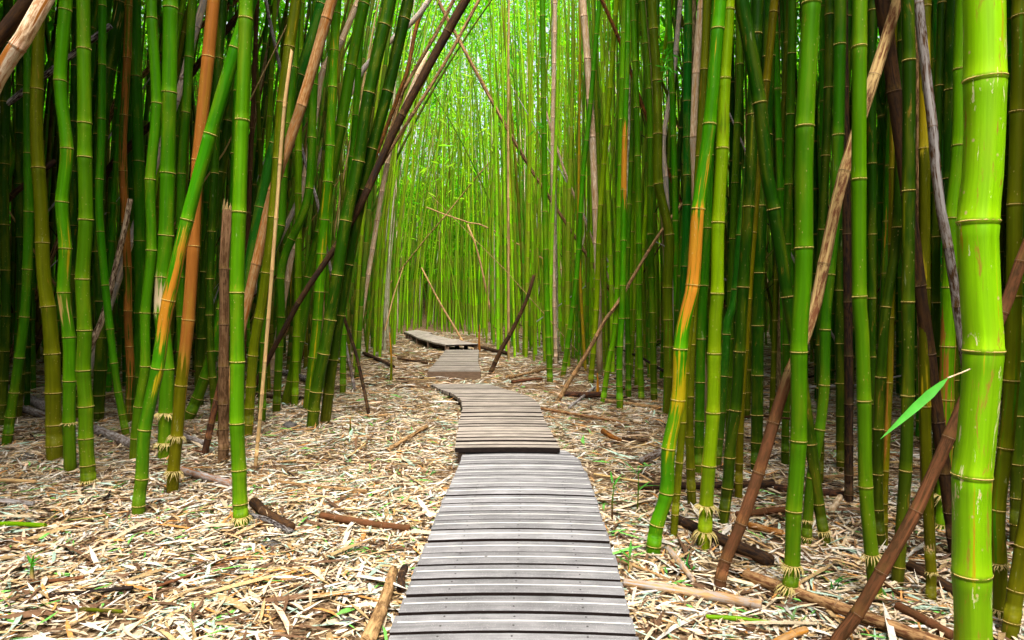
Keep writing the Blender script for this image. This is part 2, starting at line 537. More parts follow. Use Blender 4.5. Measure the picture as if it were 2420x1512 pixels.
for fx in (0.06, 0.94):
    p = by_y(L3, y0 + .03).lerp(by_y(R3, y0 + .03), fx) - Vector((0, 0, 0.043)); q = by_y(L3, y1).lerp(by_y(R3, y1), fx) - Vector((0, 0, 0.043))
    box_between('joist', s3, p, q, 0.05, 0.14, M_JOIST)

# section 4: raised on short posts, turning away to the left; section 5 beyond it
def cross_section(Lp, Rp, Z, label, posts, tagname):
    Lw, Rw = [on_z(x, v, Z) for x, v in Lp], [on_z(x, v, Z) for x, v in Rp]
    s = empty('boardwalk_section', (Lw[0].x, Lw[0].y, 0))
    tag(s, label, 'boardwalk', 'boardwalk sections')
    Lm = max(sum((b - a).length for a, b in zip(Lw, Lw[1:])), sum((b - a).length for a, b in zip(Rw, Rw[1:])))
    n = max(3, int(Lm / 0.16))
    for i in range(n):
        ta, tb = (i + 0.04) / n, (i + 0.97) / n
        plank(s, interp_poly(Lw, ta), interp_poly(Rw, ta), interp_poly(Lw, tb), interp_poly(Rw, tb), 0.04, M_PLANK2, 0.0)
    for fx in (0.05, 0.95):
        for ta, tb in ((0.01, 0.35), (0.35, 0.68), (0.68, 0.99)):
            p = interp_poly(Lw, ta).lerp(interp_poly(Rw, ta), fx) - Vector((0, 0, 0.042))
            q = interp_poly(Lw, tb).lerp(interp_poly(Rw, tb), fx) - Vector((0, 0, 0.042))
            box_between('joist', s, p, q, 0.05, 0.06, M_JOIST)
            if posts:
                for fx2 in ((fx, 0.36, 0.64) if ta < 0.1 else (fx,)):
                    b = interp_poly(Lw, ta).lerp(interp_poly(Rw, ta), fx2)
                    me_p = box_between('post', s, Vector((b.x - 0.05, b.y + 0.03, Z - 0.043)), Vector((b.x + 0.05, b.y + 0.03, Z - 0.043)), 0.1, Z + 0.05, M_DARKWOOD)
    return s
cross_section([(1054, 814), (1028, 809), (988, 798), (972, 790)], [(1130, 812), (1054, 798), (1008, 786), (990, 781.5)], 0.22,
              'raised boardwalk section on short posts turning off between the culms', True, '')
cross_section([(972, 790), (955, 783)], [(1022, 785.5), (985, 779.5)], 0.21, 'farthest short boardwalk section half hidden behind culms', True, '')

# ------------------------------------------------------------------ tubes and culms
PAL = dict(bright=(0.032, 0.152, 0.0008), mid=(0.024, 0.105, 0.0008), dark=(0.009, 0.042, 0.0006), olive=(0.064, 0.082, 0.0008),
           lime=(0.100, 0.215, 0.0008), yellow=(0.27, 0.20, 0.003), blue=(0.008, 0.088, 0.004), orange=(0.36, 0.145, 0.012), neon=(0.17, 0.40, 0.001),
           tan=(0.36, 0.215, 0.095), rust=(0.22, 0.078, 0.013), brown=(0.062, 0.030, 0.012), pale=(0.54, 0.42, 0.29), grey=(0.28, 0.26, 0.25),
           redbrown=(0.120, 0.047, 0.020), umber=(0.15, 0.085, 0.042), black=(0.018, 0.012, 0.010), straw=(0.42, 0.29, 0.12))

def catmull(pts, n_per=6):
    P = [pts[0] + (pts[0] - pts[1])] + list(pts) + [pts[-1] + (pts[-1] - pts[-2])]
    out = []
    for i in range(1, len(P) - 2):
        p0, p1, p2, p3 = P[i - 1], P[i], P[i + 1], P[i + 2]
        for k in range(n_per):
            t = k / n_per
            out.append(0.5 * ((2 * p1) + (p2 - p0) * t + (2 * p0 - 5 * p1 + 4 * p2 - p3) * t * t + (3 * p1 - p0 - 3 * p2 + p3) * t ** 3))
    out.append(pts[-1].copy())
    return out

class Axis:
    def __init__(s, pts, radii):
        s.p = np.array([tuple(p) for p in pts]); s.r = np.array(radii)
        d = np.linalg.norm(np.diff(s.p, axis=0), axis=1)
        s.s = np.concatenate([[0], np.cumsum(d)]); s.L = s.s[-1]
    def pos(s, t): return np.stack([np.interp(t, s.s, s.p[:, k]) for k in range(3)], -1)
    def rad(s, t): return np.interp(t, s.s, s.r)
    def tan(s, t, e=0.05):
        d = s.pos(np.minimum(t + e, s.L)) - s.pos(np.maximum(t - e, 0)); return d / np.linalg.norm(d, axis=-1, keepdims=True)

def frames(T):
    ref = np.array([0.0, 1.0, 0.0]) if abs(T[:, 1].mean()) < 0.8 else np.array([0.0, 0.0, 1.0])
    U = np.cross(T, ref); U /= np.linalg.norm(U, axis=1, keepdims=True)
    W = np.cross(T, U)
    return U, W

def tube_mesh(name, ax, ts, rs, sides, mat, tint, alt, mixv, seed, cap=True, origin=(0, 0, 0), rough=0.0):
    ts = np.asarray(ts); rs = np.asarray(rs)
    C = ax.pos(ts); T = ax.tan(ts); U, W = frames(T)
    ang = np.linspace(0, 2 * math.pi, sides, endpoint=False)
    ca, sa = np.cos(ang), np.sin(ang)
    n = len(ts)
    rr = rs[:, None] * np.ones((1, sides))
    if rough: rr = rr * (1 + rough * RNG.standard_normal((n, sides)))
    V = C[:, None, :] + rr[..., None] * (U[:, None, :] * ca[None, :, None] + W[:, None, :] * sa[None, :, None])
    cuv = np.stack([rr * ca[None], rr * sa[None], np.repeat(ts[:, None], sides, 1)], -1) + np.array([seed * 3.17, seed * 1.71, seed * 5.3])
    V = V.reshape(-1, 3) - np.array(origin)
    a = np.arange(n - 1)[:, None] * sides; j = np.arange(sides)[None]; j2 = (np.arange(sides) + 1)[None] % sides
    Q = np.stack([(a + j).ravel(), (a + j2).ravel(), (a + sides + j2).ravel(), (a + sides + j).ravel()], 1)
    tr = None
    cuv = cuv.reshape(-1, 3)
    tint = np.repeat(tint, sides, 0); alt = np.repeat(alt, sides, 0); mixv = np.repeat(mixv, sides, 0)
    if cap:
        V = np.concatenate([V, [C[0] - np.array(origin)], [C[-1] - np.array(origin)]])
        i0 = n * sides
        j = np.arange(sides); j2 = (j + 1) % sides
        tr = np.concatenate([np.stack([j2, j, np.full(sides, i0)], 1), np.stack([(n - 1) * sides + j, (n - 1) * sides + j2, np.full(sides, i0 + 1)], 1)])
        cuv = np.concatenate([cuv, cuv[:1], cuv[-1:]])
        tint = np.concatenate([tint, tint[:1], tint[-1:]]); alt = np.concatenate([alt, alt[:1], alt[-1:]]); mixv = np.concatenate([mixv, mixv[:1], mixv[-1:]])
    one = np.ones((len(tint), 1))
    return mesh_np(name, V, quads=Q, tris=tr, mat=mat, smooth=True,
                   attrs=dict(tint=np.concatenate([tint, one], 1), alt=np.concatenate([alt, one], 1), mixv=mixv, cuv=cuv))

def node_positions(L, r, rnd, s0=0.05, k0=0.17):
    out, s, k = [], s0, 0
    sc = (max(r, 0.02) / 0.05) ** 0.35
    while s < L - 0.1:
        out.append(s)
        s += sc * min(k0 + 0.075 * k, 0.62) * rnd.uniform(0.9, 1.1); k += 1
    return out

def unit_ring(name, mat, sides=18):
    prof = [(0.96, -0.5), (1.045, -0.42), (1.065, 0.0), (1.04, 0.42), (0.96, 0.5)]
    vs, fs = [], []
    for j in range(sides):
        a = 2 * math.pi * j / sides; wob = 1 + 0.012 * math.sin(3 * a + 1) + 0.008 * math.sin(7 * a)
        for (r, z) in prof: vs.append((r * wob * math.cos(a), r * wob * math.sin(a), z + 0.18 * math.sin(a + 0.7)))
    K = len(prof)
    for j in range(sides):
        j2 = (j + 1) % sides
        for k in range(K - 1): fs.append((j * K + k, j2 * K + k, j2 * K + k + 1, j * K + k + 1))
    return mesh_np(name, vs, faces=fs, mat=mat, smooth=True)
RING_LIVE = unit_ring('node_ring', M_RING)
RING_DEAD = unit_ring('node_ring', M_RINGD)

def align(t, loc, r, h, spin=0.0):
    q = Vector(t).to_track_quat('Z', 'Y')
    return Matrix.Translation(loc) @ q.to_matrix().to_4x4() @ Matrix.Rotation(spin, 4, 'Z') @ Matrix.Diagonal((r, r, h, 1))

def fringe_mesh(ax, t, r, n, length, rnd, origin, down=0.75):
    c = ax.pos(np.array([t]))[0]; T = Vector(ax.tan(np.array([t]))[0])
    U, W = frames(np.array([tuple(T)])); U, W = Vector(U[0]), Vector(W[0])
    vs, fs = [], []
    for k in range(n):
        a = 2 * math.pi * k / n + rnd.uniform(-.12, .12)
        d = U * math.cos(a) + W * math.sin(a); tg = T.cross(d)
        l = length * rnd.uniform(0.6, 1.2); hw = r * rnd.uniform(0.07, 0.13)
        p0 = Vector(c) + d * r * 0.97 + T * rnd.uniform(-.004, .008)
        p1 = p0 + d * l * 0.45 - T * l * 0.35 * down
        p2 = p1 + d * l * 0.35 - T * l * down * rnd.uniform(0.5, 1.0) + tg * rnd.uniform(-.4, .4) * l
        b = len(vs)
        o = Vector(origin)
        for p, w_ in ((p0, hw), (p1, hw * .8)):
            for (s_, z_) in ((-1, 0), (0, 1), (1, 0)):
                vs.append(p + tg * w_ * s_ + (T * 0.6 + d * 0.4) * w_ * z_ - o)
        vs.append(p2 - o)
        fs += [(b, b + 1, b + 4, b + 3), (b + 1, b + 2, b + 5, b + 4), (b + 3, b + 4, b + 6), (b + 4, b + 5, b + 6), (b + 2, b, b + 3, b + 5), (b + 5, b + 3, b + 6)]
    return mesh_np('root_fringe', vs, faces=fs, mat=M_ROOT)

HAND_BASES = []
RADSCALE = 1.0
def culm(label, pts, wv, col, by=None, alt=None, bands=(), dead=False, fringe=False, top=None, sides=16, name=None, cat=None, depth=None,
         nodes=None, dtop=0.0, jag=False, group=None, tintamp=1.0, base_mix=0.04):
    """pts: view pixels from the base up; wv: (base, top) apparent widths; top: None = runs on into the canopy, else broken at last point"""
    rnd = random.Random(hash((round(pts[0][0]), round(pts[-1][0] * 3), len(pts))) & 0xffff)
    if depth is None:
        g = on_z(pts[0][0] if by is None else 1210, pts[0][1] if by is None else by, 0.0); D = g.y
    else: D = depth
    n = len(pts)
    W = [at_depth(x, y_, D + dtop * max(0, (pts[0][1] - y_)) / max(1, pts[0][1] - pts[-1][1])) for (x, y_) in pts]
    R = [0.5 * (wv[0] + (wv[1] - wv[0]) * i / (n - 1)) * w_.y / F * math.cos(math.atan2(abs(w_.x), w_.y)) for i, w_ in enumerate(W)]
    # root it in the ground
    gz = ground_z(W[0].x, W[0].y)
    if W[0].z > gz + 0.03:
        d = (W[0] - W[1]).normalized()
        d.z = min(d.z, -0.55); d.normalize()
        k = (W[0].z - gz + 0.06) / -d.z
        W.insert(0, W[0] + d * k); R.insert(0, R[0])
    else:
        W.insert(0, W[0] + Vector((0, 0, -(W[0].z - gz) - 0.08))); R.insert(0, R[0])
    if len(W) > 2 and abs(W[0].z - W[1].z) < 0.06: W.pop(1); R.pop(1)
    vis_top = len(W) - 1
    if top is None:
        if len(W) > 3 and (W[-1] - W[-2]).length < 0.45: W.pop(-2); R.pop(-2); vis_top -= 1
        d = (W[-1] - W[-2]).normalized(); p = W[-1]
        H = rnd.uniform(9.5, 12.5); r = R[-1]
        while p.z < H:
            d = (d + Vector((rnd.uniform(-.05, .05), rnd.uniform(-.05, .05), 0.05))).normalized()
            p = p + d * 1.3; r *= 0.93
            W.append(p); R.append(r)
    base = Vector((W[0].x, W[0].y, gz))
    sm = catmull(W, 5)
    rs = []
    for i in range(len(W) - 1):
        for k in range(5): rs.append(R[i] + (R[i + 1] - R[i]) * k / 5)
    rs.append(R[-1])
    ax = Axis(sm, rs)
    s_vis = ax.s[min(len(ax.s) - 1, vis_top * 5)]
    r0 = R[0]
    nd = node_positions(ax.L, r0, rnd, s0=rnd.uniform(0.16, 0.24))
    if nodes is not None:     # photograph's own node heights (view y), then continue
        zs = []
        tgrid = np.linspace(0, s_vis, 400); pg = ax.pos(tgrid)
        yy = np.array([project(p)[1] for p in pg])
        zs = [float(np.interp(-ny, -yy, tgrid)) for ny in nodes]
        zs = sorted(zs)
        step = zs[-1] - zs[-2] if len(zs) > 1 else 0.5
        s = zs[-1] + step
        while s < ax.L - 0.1: zs.append(s); s += step * rnd.uniform(.95, 1.05)
        nd = zs
    # ring parameters
    ts, rad, tin = [0.0], [1.0], [0]
    c = np.array(PAL[col]) if isinstance(col, str) else np.array(col)
    if not dead and col != 'neon': c = c * np.array((rnd.uniform(.7, 1.5), rnd.uniform(.88, 1.14), 1.0))
    A = np.array(PAL[alt]) if alt else np.array((0.34, 0.28, 0.02) if not dead else PAL['brown'])
    prev = 0.0
    for k, s in enumerate(nd):
        vis = s < s_vis + 0.3
        if s - prev > 0.08:
            ts += [prev + (s - prev) * f for f in ((0.33, 0.66) if vis else (0.5,))]
            rad += [0.955, 0.955] if vis else [0.96]; tin += [0, 0] if vis else [0]
        if vis:
            for ds, m_, ty in ((-0.045, 0.975, 1), (-0.010, 1.0, 1), (-0.005, 0.97, 2), (0.0, 1.04, 3), (0.007, 1.04, 3), (0.014, 1.0, 4), (0.06, 0.975, 5)):
                if s + ds > ts[-1] + 0.002 and s + ds < ax.L - 0.004: ts.append(s + ds); rad.append(m_); tin.append(ty)
        elif s > ts[-1] + 0.002: ts.append(s); rad.append(1.03); tin.append(3)
        prev = s
    ts.append(ax.L); rad.append(0.97 if top is not None else 0.6); tin.append(0)
    ts = np.array(ts); rr = ax.rad(ts) * np.array(rad)
    zone_col = {0: c, 1: c * np.array((0.8, 0.85, 0.9)), 2: c * 0.45, 3: c * 0.7 + np.array((.04, .025, .004)), 4: c * np.array((1.25, 1.1, 1.2)) + np.array((0.015, .02, 0.0)), 5: c * np.array((1.1, 1.06, 1.0))}
    tint = np.array([zone_col[t] for t in tin])
    # slow change of tone along the culm, one step per internode
    ph = rnd.uniform(0, 6)
    inter = np.searchsorted(np.array(nd) if nd else np.array([9e9]), ts)
    steps = np.array([rnd.uniform(0.82, 1.18) for _ in range(len(nd) + 2)])
    tint = tint * steps[inter][:, None]
    altc = np.repeat(A[None], len(ts), 0)
    mixv = np.full(len(ts), base_mix if not dead else 0.35)
    if not dead:
        mixv = mixv + 0.10 * np.exp(-ts / 0.5)
        ft = (np.exp(-ts / 0.55) * rnd.uniform(0.25, 0.85))[:, None]
        tint = tint * (1 - ft) + np.array((0.075, 0.062, 0.004))[None] * ft
    P = ax.pos(ts)
    if bands:
        vy = np.array([(project(p) or (0, -999, 0))[1] for p in P])
        for (ya, yb, bc, st) in bands:
            lo, hi = min(ya, yb), max(ya, yb)
            f = np.clip((vy - lo) / 110 + 0.5, 0, 1) * np.clip((hi - vy) / 110 + 0.5, 0, 1)
            altc = altc * (1 - f[:, None]) + np.array(PAL[bc])[None] * f[:, None]
            mixv = np.maximum(mixv, f * st)
    org = tuple(base)
    root = empty(name or ('bamboo_culm' if not dead else 'dead_bamboo_pole'), base)
    tag(root, label, cat or ('bamboo' if not dead else 'bamboo pole'), group or ('green culms standing round the boardwalk' if not dead else 'dead bamboo poles in the grove'))
    me = tube_mesh('stem', ax, ts, rr, sides, M_DEAD if dead else (M_SCAR if sides > 20 else M_CULM), tint, altc, mixv, rnd.uniform(0, 30), origin=org, rough=0.015 if dead else 0.006)
    mobj('stem', me, root)
    if jag:   # splintered top
        vs, fs = [], []
        t = ax.tan(np.array([ax.L]))[0]; pc = ax.pos(np.array([ax.L]))[0]; r = ax.rad(ax.L)
        U, Wv = frames(np.array([t])); U, Wv = U[0], Wv[0]
        for k in range(9):
            a0, a1 = 2 * math.pi * k / 9, 2 * math.pi * (k + 0.8) / 9
            h = r * rnd.uniform(0.6, 3.0); b = len(vs)
            for a, rad_ in ((a0, .98), (a1, .98), (a0, .8), (a1, .8)):
                vs.append(pc + r * rad_ * (U * math.cos(a) + Wv * math.sin(a)) - t * 0.01 - np.array(org))
            am = (a0 + a1) / 2
            vs.append(pc + r * 0.93 * (U * math.cos(am) + Wv * math.sin(am)) + t * h - np.array(org))
            fs += [(b, b + 1, b + 4), (b + 1, b + 3, b + 4), (b + 3, b + 2, b + 4), (b + 2, b, b + 4)]
        tt = np.repeat(np.array([[*(np.array(PAL['straw']) * 0.7), 1]]), len(vs), 0)
        mobj('splintered_top', mesh_np('splintered_top', vs, faces=fs, mat=M_LITTER, attrs=dict(tint=tt)), root)
    rmesh = RING_DEAD if dead else RING_LIVE
    for s in nd:
        if s > s_vis + 0.2: break
        r = float(ax.rad(s)); sp = rnd.uniform(0, 6)
        o = mobj('node_ring', rmesh, root)
        h = (0.003 + 0.045 * r) * (0.75 if dead else 1.0)
        o.matrix_local = align(ax.tan(np.array([s]))[0], Vector(ax.pos(np.array([s]))[0]) + Vector(ax.tan(np.array([s]))[0]) * 0.004 - base, r, h, sp)
    if fringe and nd:
        for q, s in enumerate(nd[:rnd.choice((1, 2, 2))]):
            if s < 0.6:
                mobj('root_fringe', fringe_mesh(ax, s, float(ax.rad(s)), rnd.randint(20, 40), r0 * rnd.uniform(0.5, 1.5), rnd, org, rnd.uniform(.5, 1.6)), root)
    HAND_BASES.append((base.x, base.y))
    return root, ax

# ------------------------------------------------------------------ culms the photograph shows one by one
# --- grove by the splintered stump
culm('dark green culm leaning beside the pale dead poles, rooted by grey logs', [(15,1056),(28,960),(42,870),(60,720),(68,500),(66,250),(70,0)], (28,24), 'mid')
culm('dark green culm behind the slanting pale dead pole', [(4,1010),(10,850),(14,700),(10,500),(12,300),(16,100),(20,0)], (26,24), 'dark')
culm('thick olive green culm joined at its foot to a zigzag culm', [(130,1096),(127,1000),(124,850),(116,745),(103,645),(97,482),(86,300),(90,85),(92,0)], (45,30), 'olive', base_mix=0.0, alt='bright')
culm('zigzag green culm kinked at every node, growing from a thick olive neighbour', [(166,1098),(163,1000),(164,901),(163,798),(150,692),(154,588),(146,478),(158,352),(142,192),(155,25),(156,0)], (34,33), 'bright', bands=((330,420,'yellow',.35),(500,690,'yellow',.35),(690,780,'tan',.5)), fringe=True, depth=5.75,
     nodes=[1000,901,798,692,588,478,352,192,25])
culm('bright green culm with straw patch and shaggy root collar, beside the zigzag culm', [(210,1153),(207,1100),(203,1036),(203,961),(197,876),(200,781),(195,660),(203,520),(200,372),(200,292),(196,117),(197,0)], (40,35), 'bright', bands=((300,372,'tan',.42),(900,970,'orange',.3)), fringe=True,
     nodes=[1136,1100,1036,961,876,781,660,520,372,292,117])
culm('dark culm bending away behind the shaggy-footed bright green culm', [(230,1000),(238,856),(242,760),(235,600),(231,480),(243,260),(268,110),(290,0)], (32,36), 'dark', bands=((0,90,'tan',.4),))
culm('thin bright green culm with its foot swept outward beside a grey log', [(303,1042),(290,985),(275,900),(260,780),(246,645),(234,480),(240,300),(240,100),(242,0)], (20,20), 'bright')
culm('plain green culm between the root-collared culms and the cracked culm', [(318,990),(331,740),(330,570),(327,382),(322,182),(320,0)], (30,28), 'mid', nodes=[890,740,570,382,182])
culm('slender bright green culm curving beside the orange-banded leaning culm', [(315,1106),(320,1036),(328,961),(343,866),(343,740),(358,592),(355,425),(370,245),(358,45),(357,0)], (26,27), 'bright', nodes=[1036,961,866,740,592,425,245,45], depth=6.15)
culm('thick green culm with a long black crack and a dead straw joint', [(390,1090),(392,976),(394,873),(382,740),(385,655),(392,557),(396,410),(400,220),(402,20),(403,0)], (38,37), 'bright', bands=((655,745,'pale',.95),(420,650,'brown',.14)), nodes=[1046,976,873,740,655,557,410,220,20], fringe=True)
culm('leaning green culm with a broad orange-tan band half way up', [(326,1236),(329,1170),(335,1131),(342,1016),(372,871),(385,780),(398,710),(442,520),(497,318),(550,140),(592,0)], (34,33), 'bright', bands=((545,840,'orange',.66),(840,960,'yellow',.35)), nodes=[1195,1131,1016,871,710,520,318], depth=4.62)
culm('rusty orange culm fading to olive at its foot', [(408,1166),(410,1113),(418,1031),(428,911),(445,756),(457,582),(468,380),(490,135),(505,0)], (32,31), 'olive', bands=((-50,860,'rust',.85),(860,960,'rust',.4)), nodes=[1113,1031,911,756,582,380,135], fringe=True)
culm('short dark green culm leaning out behind the rusty culm', [(440,1000),(472,926),(500,841),(527,720),(545,600),(556,450),(560,300),(570,120),(576,0)], (30,25), 'mid')
culm('dark green culm half hidden behind the splintered stump', [(470,960),(478,760),(488,600),(515,465),(542,270),(560,150),(578,0)], (24,24), 'dark')
culm('straight bright green culm standing at the front of the grove by the stump', [(575,1262),(568,1200),(565,1111),(560,1001),(561,856),(560,692),(565,502),(572,285),(580,45),(582,0)], (38,34), 'bright', nodes=[1222,1190,1111,1001,856,692,502,285,45], fringe=True)
culm('splintered dead stump, dark brown and tan, snapped off at head height', [(528,1096),(528,906),(530,756),(530,610),(537,495)], (27,24), 'brown', dead=True, alt='umber', top=1, jag=True, name='dead_bamboo_stump')
culm('short dark red dead cane leaning against the splintered stump', [(485,1066),(505,976),(522,900),(535,840)], (18,15), 'redbrown', dead=True, alt='black', top=1, depth=6.35)
culm('thin straw-coloured cane with a hooked broken tip', [(603,1110),(615,980),(632,780),(655,480),(668,300),(684,130),(690,118)], (10,9), 'straw', dead=True, alt='tan', top=1, sides=10)
culm('slanting tan culm crossing in front of blue-green culms', [(566,800),(585,700),(605,625),(645,452),(712,250),(772,45),(784,0)], (24,26), 'tan', by=1030, dead=True, alt='rust', nodes=[625,452,250,45])
culm('blue-green culm slanting just behind the tan leaning culm', [(572,720),(595,600),(615,490),(650,340),(710,178),(765,0)], (28,29), 'blue', by=985, alt='bright', nodes=[490,340,178])
culm('dark green leaning culm rooted at the edge of the clearing, twin with its neighbour', [(768,1000),(785,860),(803,740),(822,625),(857,450),(879,352),(916,217),(951,45),(965,0)], (27,28), 'dark', alt='black', base_mix=0.1, nodes=[930,850,745,625,450,352,217,45])
culm('dark green leaning culm with olive foot, nearest twin of the leaning pair', [(738,1010),(747,926),(765,836),(780,756),(797,650),(817,522),(847,382),(872,220),(910,60),(922,0)], (30,30), 'dark', alt='olive', nodes=[970,926,836,756,650,522,382,220,60])
culm('dark green culm leaning the same way behind the leaning twins', [(675,958),(690,901),(707,806),(730,655),(757,550),(777,435),(805,300),(830,155),(862,0)], (28,27), 'mid', nodes=[901,806,655,550,435,300,155])
culm('upright yellow-green culm behind the leaning twins', [(727,972),(737,881),(750,756),(760,600),(775,430),(780,345),(786,207),(795,60),(797,0)], (26,22), 'bright', alt='yellow', base_mix=.3, nodes=[920,845,756,690,600,520,430,345,207,120])
culm('long dark brown dead pole slanting high over the boardwalk', [(626,865),(705,715),(792,585),(832,520),(870,445),(950,272),(1057,75),(1100,0)], (13,22), 'brown', depth=8.0, dtop=-0.15, dead=True, alt='black', nodes=[715,585,445,272,75])
culm('thin dark dead cane leaning back at the clearing edge', [(872,981),(858,910),(840,831),(815,756),(800,690)], (9,8), 'black', dead=True, alt='brown', top=1, sides=10)
culm('bright lime culm with a pale lower stem behind the hooked straw cane', [(697,940),(700,800),(705,640),(705,440),(706,300),(708,180),(712,0)], (18,17), 'lime', depth=9.2)
culm('mid green culm beside the lime culm behind the hooked straw cane', [(655,930),(664,740),(668,620),(722,490),(735,390),(738,275),(745,60),(748,0)], (20,22), 'mid', depth=8.6)
culm('slim green culm rising straight behind the slanting tan culm', [(620,940),(624,800),(627,640),(662,540),(668,420),(690,200),(695,60),(700,0)], (20,26), 'mid', depth=8.0)
culm('olive green culm with orange flecks behind the hooked straw cane', [(590,960),(600,820),(622,700),(640,560),(655,400),(668,228),(690,60),(700,0)], (25,27), 'olive', depth=7.2, alt='orange', base_mix=.15)
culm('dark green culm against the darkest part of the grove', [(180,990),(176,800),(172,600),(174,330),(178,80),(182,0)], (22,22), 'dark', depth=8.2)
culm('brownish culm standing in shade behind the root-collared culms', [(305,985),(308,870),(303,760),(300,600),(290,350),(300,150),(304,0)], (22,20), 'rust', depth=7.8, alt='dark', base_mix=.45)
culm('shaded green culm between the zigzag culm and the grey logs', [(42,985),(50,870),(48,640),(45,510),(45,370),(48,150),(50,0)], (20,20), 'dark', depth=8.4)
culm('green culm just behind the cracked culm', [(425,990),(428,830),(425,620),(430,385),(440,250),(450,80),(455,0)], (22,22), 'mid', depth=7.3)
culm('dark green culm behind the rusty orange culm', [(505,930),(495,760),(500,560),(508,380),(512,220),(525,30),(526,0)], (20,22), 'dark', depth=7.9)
culm('bright green culm standing alone where the leaning twins cross', [(810,935),(811,850),(812,780),(815,640),(822,480),(838,300),(850,120),(858,0)], (16,15), 'bright')
# dead wood leaning through that grove
culm('thick pale dead pole slanting across above the grey logs', [(-150,460),(-60,300),(0,172),(62,80),(112,-10),(150,-80)], (46,42), 'pale', by=1300, dead=True, alt='rust', top=1)
culm('thick dark brown dead pole slanting beside the pale one', [(-140,320),(-70,190),(0,85),(45,30),(82,-20),(130,-90)], (42,38), 'brown', by=1270, dead=True, alt='black', top=1)
culm('charred dark pole slanting behind the zigzag culm', [(-80,330),(25,240),(120,168),(215,95),(262,60)], (18,16), 'black', by=1010, dead=True, alt='grey', top=1)
culm('dark weathered pole slanting low behind the zigzag culm', [(-60,560),(20,470),(75,422),(130,380)], (17,15), 'black', by=1000, dead=True, alt='brown', top=1)
culm('bark-stripped dead cane with pale flecks by the shaggy-footed culm', [(222,800),(245,745),(276,620),(296,535),(308,470)], (18,13), 'brown', by=1020, dead=True, alt='pale', top=1)
culm('silver grey dead culm slanting in front of dark culms', [(418,232),(430,195),(455,95),(472,40),(490,-30),(520,-120)], (19,18), 'grey', by=975, dead=True, alt='pale', top=1)
culm('brown dead pole slanting behind the rusty culm', [(250,300),(275,240),(345,170),(425,95),(520,30),(575,-15),(640,-60)], (14,14), 'brown', by=905, dead=True, alt='tan', top=1)
culm('dark pole slanting behind the curving bright green culm', [(215,500),(258,395),(285,370),(330,320),(400,250),(470,150),(560,40),(600,-20)], (17,16), 'black', by=930, dead=True, alt='brown', top=1)
culm('thin grey dead cane leaning against the flow of the grove', [(756,510),(748,470),(722,385),(705,320),(680,240),(640,60),(628,0)], (8,9), 'grey', by=930, dead=True, alt='brown', top=1, sides=10)
culm('pale tan dead pole slanting behind the leaning twins', [(740,300),(762,170),(800,110),(835,30),(860,-30),(890,-90)], (15,15), 'pale', by=890, dead=True, alt='tan', top=1)
culm('mauve grey dead pole slanting behind the leaning twins', [(790,300),(846,185),(870,150),(930,90),(985,40),(1020,-10),(1060,-70)], (13,13), 'grey', by=880, dead=True, alt='pale', top=1)
culm('thin brown dead pole crossing under the long dark pole', [(936,240),(962,170),(985,60),(1010,5),(1040,-50)], (10,10), 'brown', by=870, dead=True, alt='rust', top=1, sides=10)
culm('thin dark pole fanning out over the boardwalk', [(935,270),(955,210),(1030,80),(1072,0),(1110,-70)], (9,9), 'brown', by=865, dead=True, alt='tan', top=1, sides=10)
culm('thin tan cane crossing the long dark pole', [(860,460),(900,390),(950,310),(1050,150),(1132,0),(1170,-70)], (9,8), 'tan', by=860, dead=True, alt='brown', top=1, sides=10)
culm('slender pale culm leaning behind the long dark pole', [(885,560),(905,440),(930,320),(965,230),(1010,120)], (12,12), 'pale', by=858, dead=True, alt='tan', top=1)
# --- middle of the picture, beyond the boardwalk
culm('long thin brown pole slanting down behind the raised boardwalk', [(1320,500),(1255,400),(1205,315),(1155,225),(1085,95),(1045,20),(1010,-50)], (8,9), 'brown', by=835, dead=True, alt='tan', top=1, sides=10)
culm('pale tan cane leaning onto the raised boardwalk section', [(1089,799),(1072,770),(1036,709),(996,632)], (6,4), 'tan', by=812, dead=True, alt='tan', top=1, sides=8)
culm('dark brown cane leaning beside the raised boardwalk section', [(1158,884),(1185,825),(1208,785),(1244,709),(1262,650)], (12,8), 'brown', dead=True, alt='black', top=1, sides=10)
culm('thin straw cane hanging in mid air among far culms', [(1195,560),(1105,525),(1055,508),(1008,490)], (3.5,3), 'tan', by=800, dead=True, alt='tan', top=1, sides=8)
culm('thin green cane crossing the far culms', [(985,590),(1005,565),(1060,500),(1125,420),(1160,380)], (4,3), 'olive', by=798, dead=True, alt='tan', top=1, sides=8)
culm('thin tan cane bent over near the raised boardwalk', [(1150,690),(1135,620),(1118,560),(1105,530)], (5,4), 'tan', by=800, dead=True, alt='tan', top=1, sides=8)
slimc, _ = culm('bright green young culm at the clearing edge, slimmest of its row', [(1300,905),(1296,800),(1292,700),(1288,500),(1285,250),(1282,0)], (15,13), 'bright')
culm('pale pinkish dead culm standing upright among green ones', [(1416,800),(1414,700),(1410,575),(1407,495),(1400,325),(1388,140),(1377,0)], (15,17), 'pale', by=890, dead=True, alt='tan', nodes=[700,575,495,325,235,140,40])
culm('thin pale dead culm upright behind green culms', [(1312,780),(1308,600),(1306,330),(1310,130),(1312,0)], (9,11), 'pale', by=862, dead=True, alt='tan')
culm('slim green culm leaning outward beside the pinkish dead culm', [(1330,892),(1350,756),(1365,625),(1377,425),(1395,250),(1410,75),(1417,0)], (13,11), 'bright')
culm('olive culm rooted by the tilted tan pole', [(1396,902),(1409,740),(1417,525),(1430,350),(1447,140),(1457,0)], (14,12), 'lime')
culm('yellow-green culm leaning at its foot beside dark rotten wood', [(1425,951),(1438,860),(1455,756),(1463,500),(1470,200),(1475,0)], (14,13), 'lime')
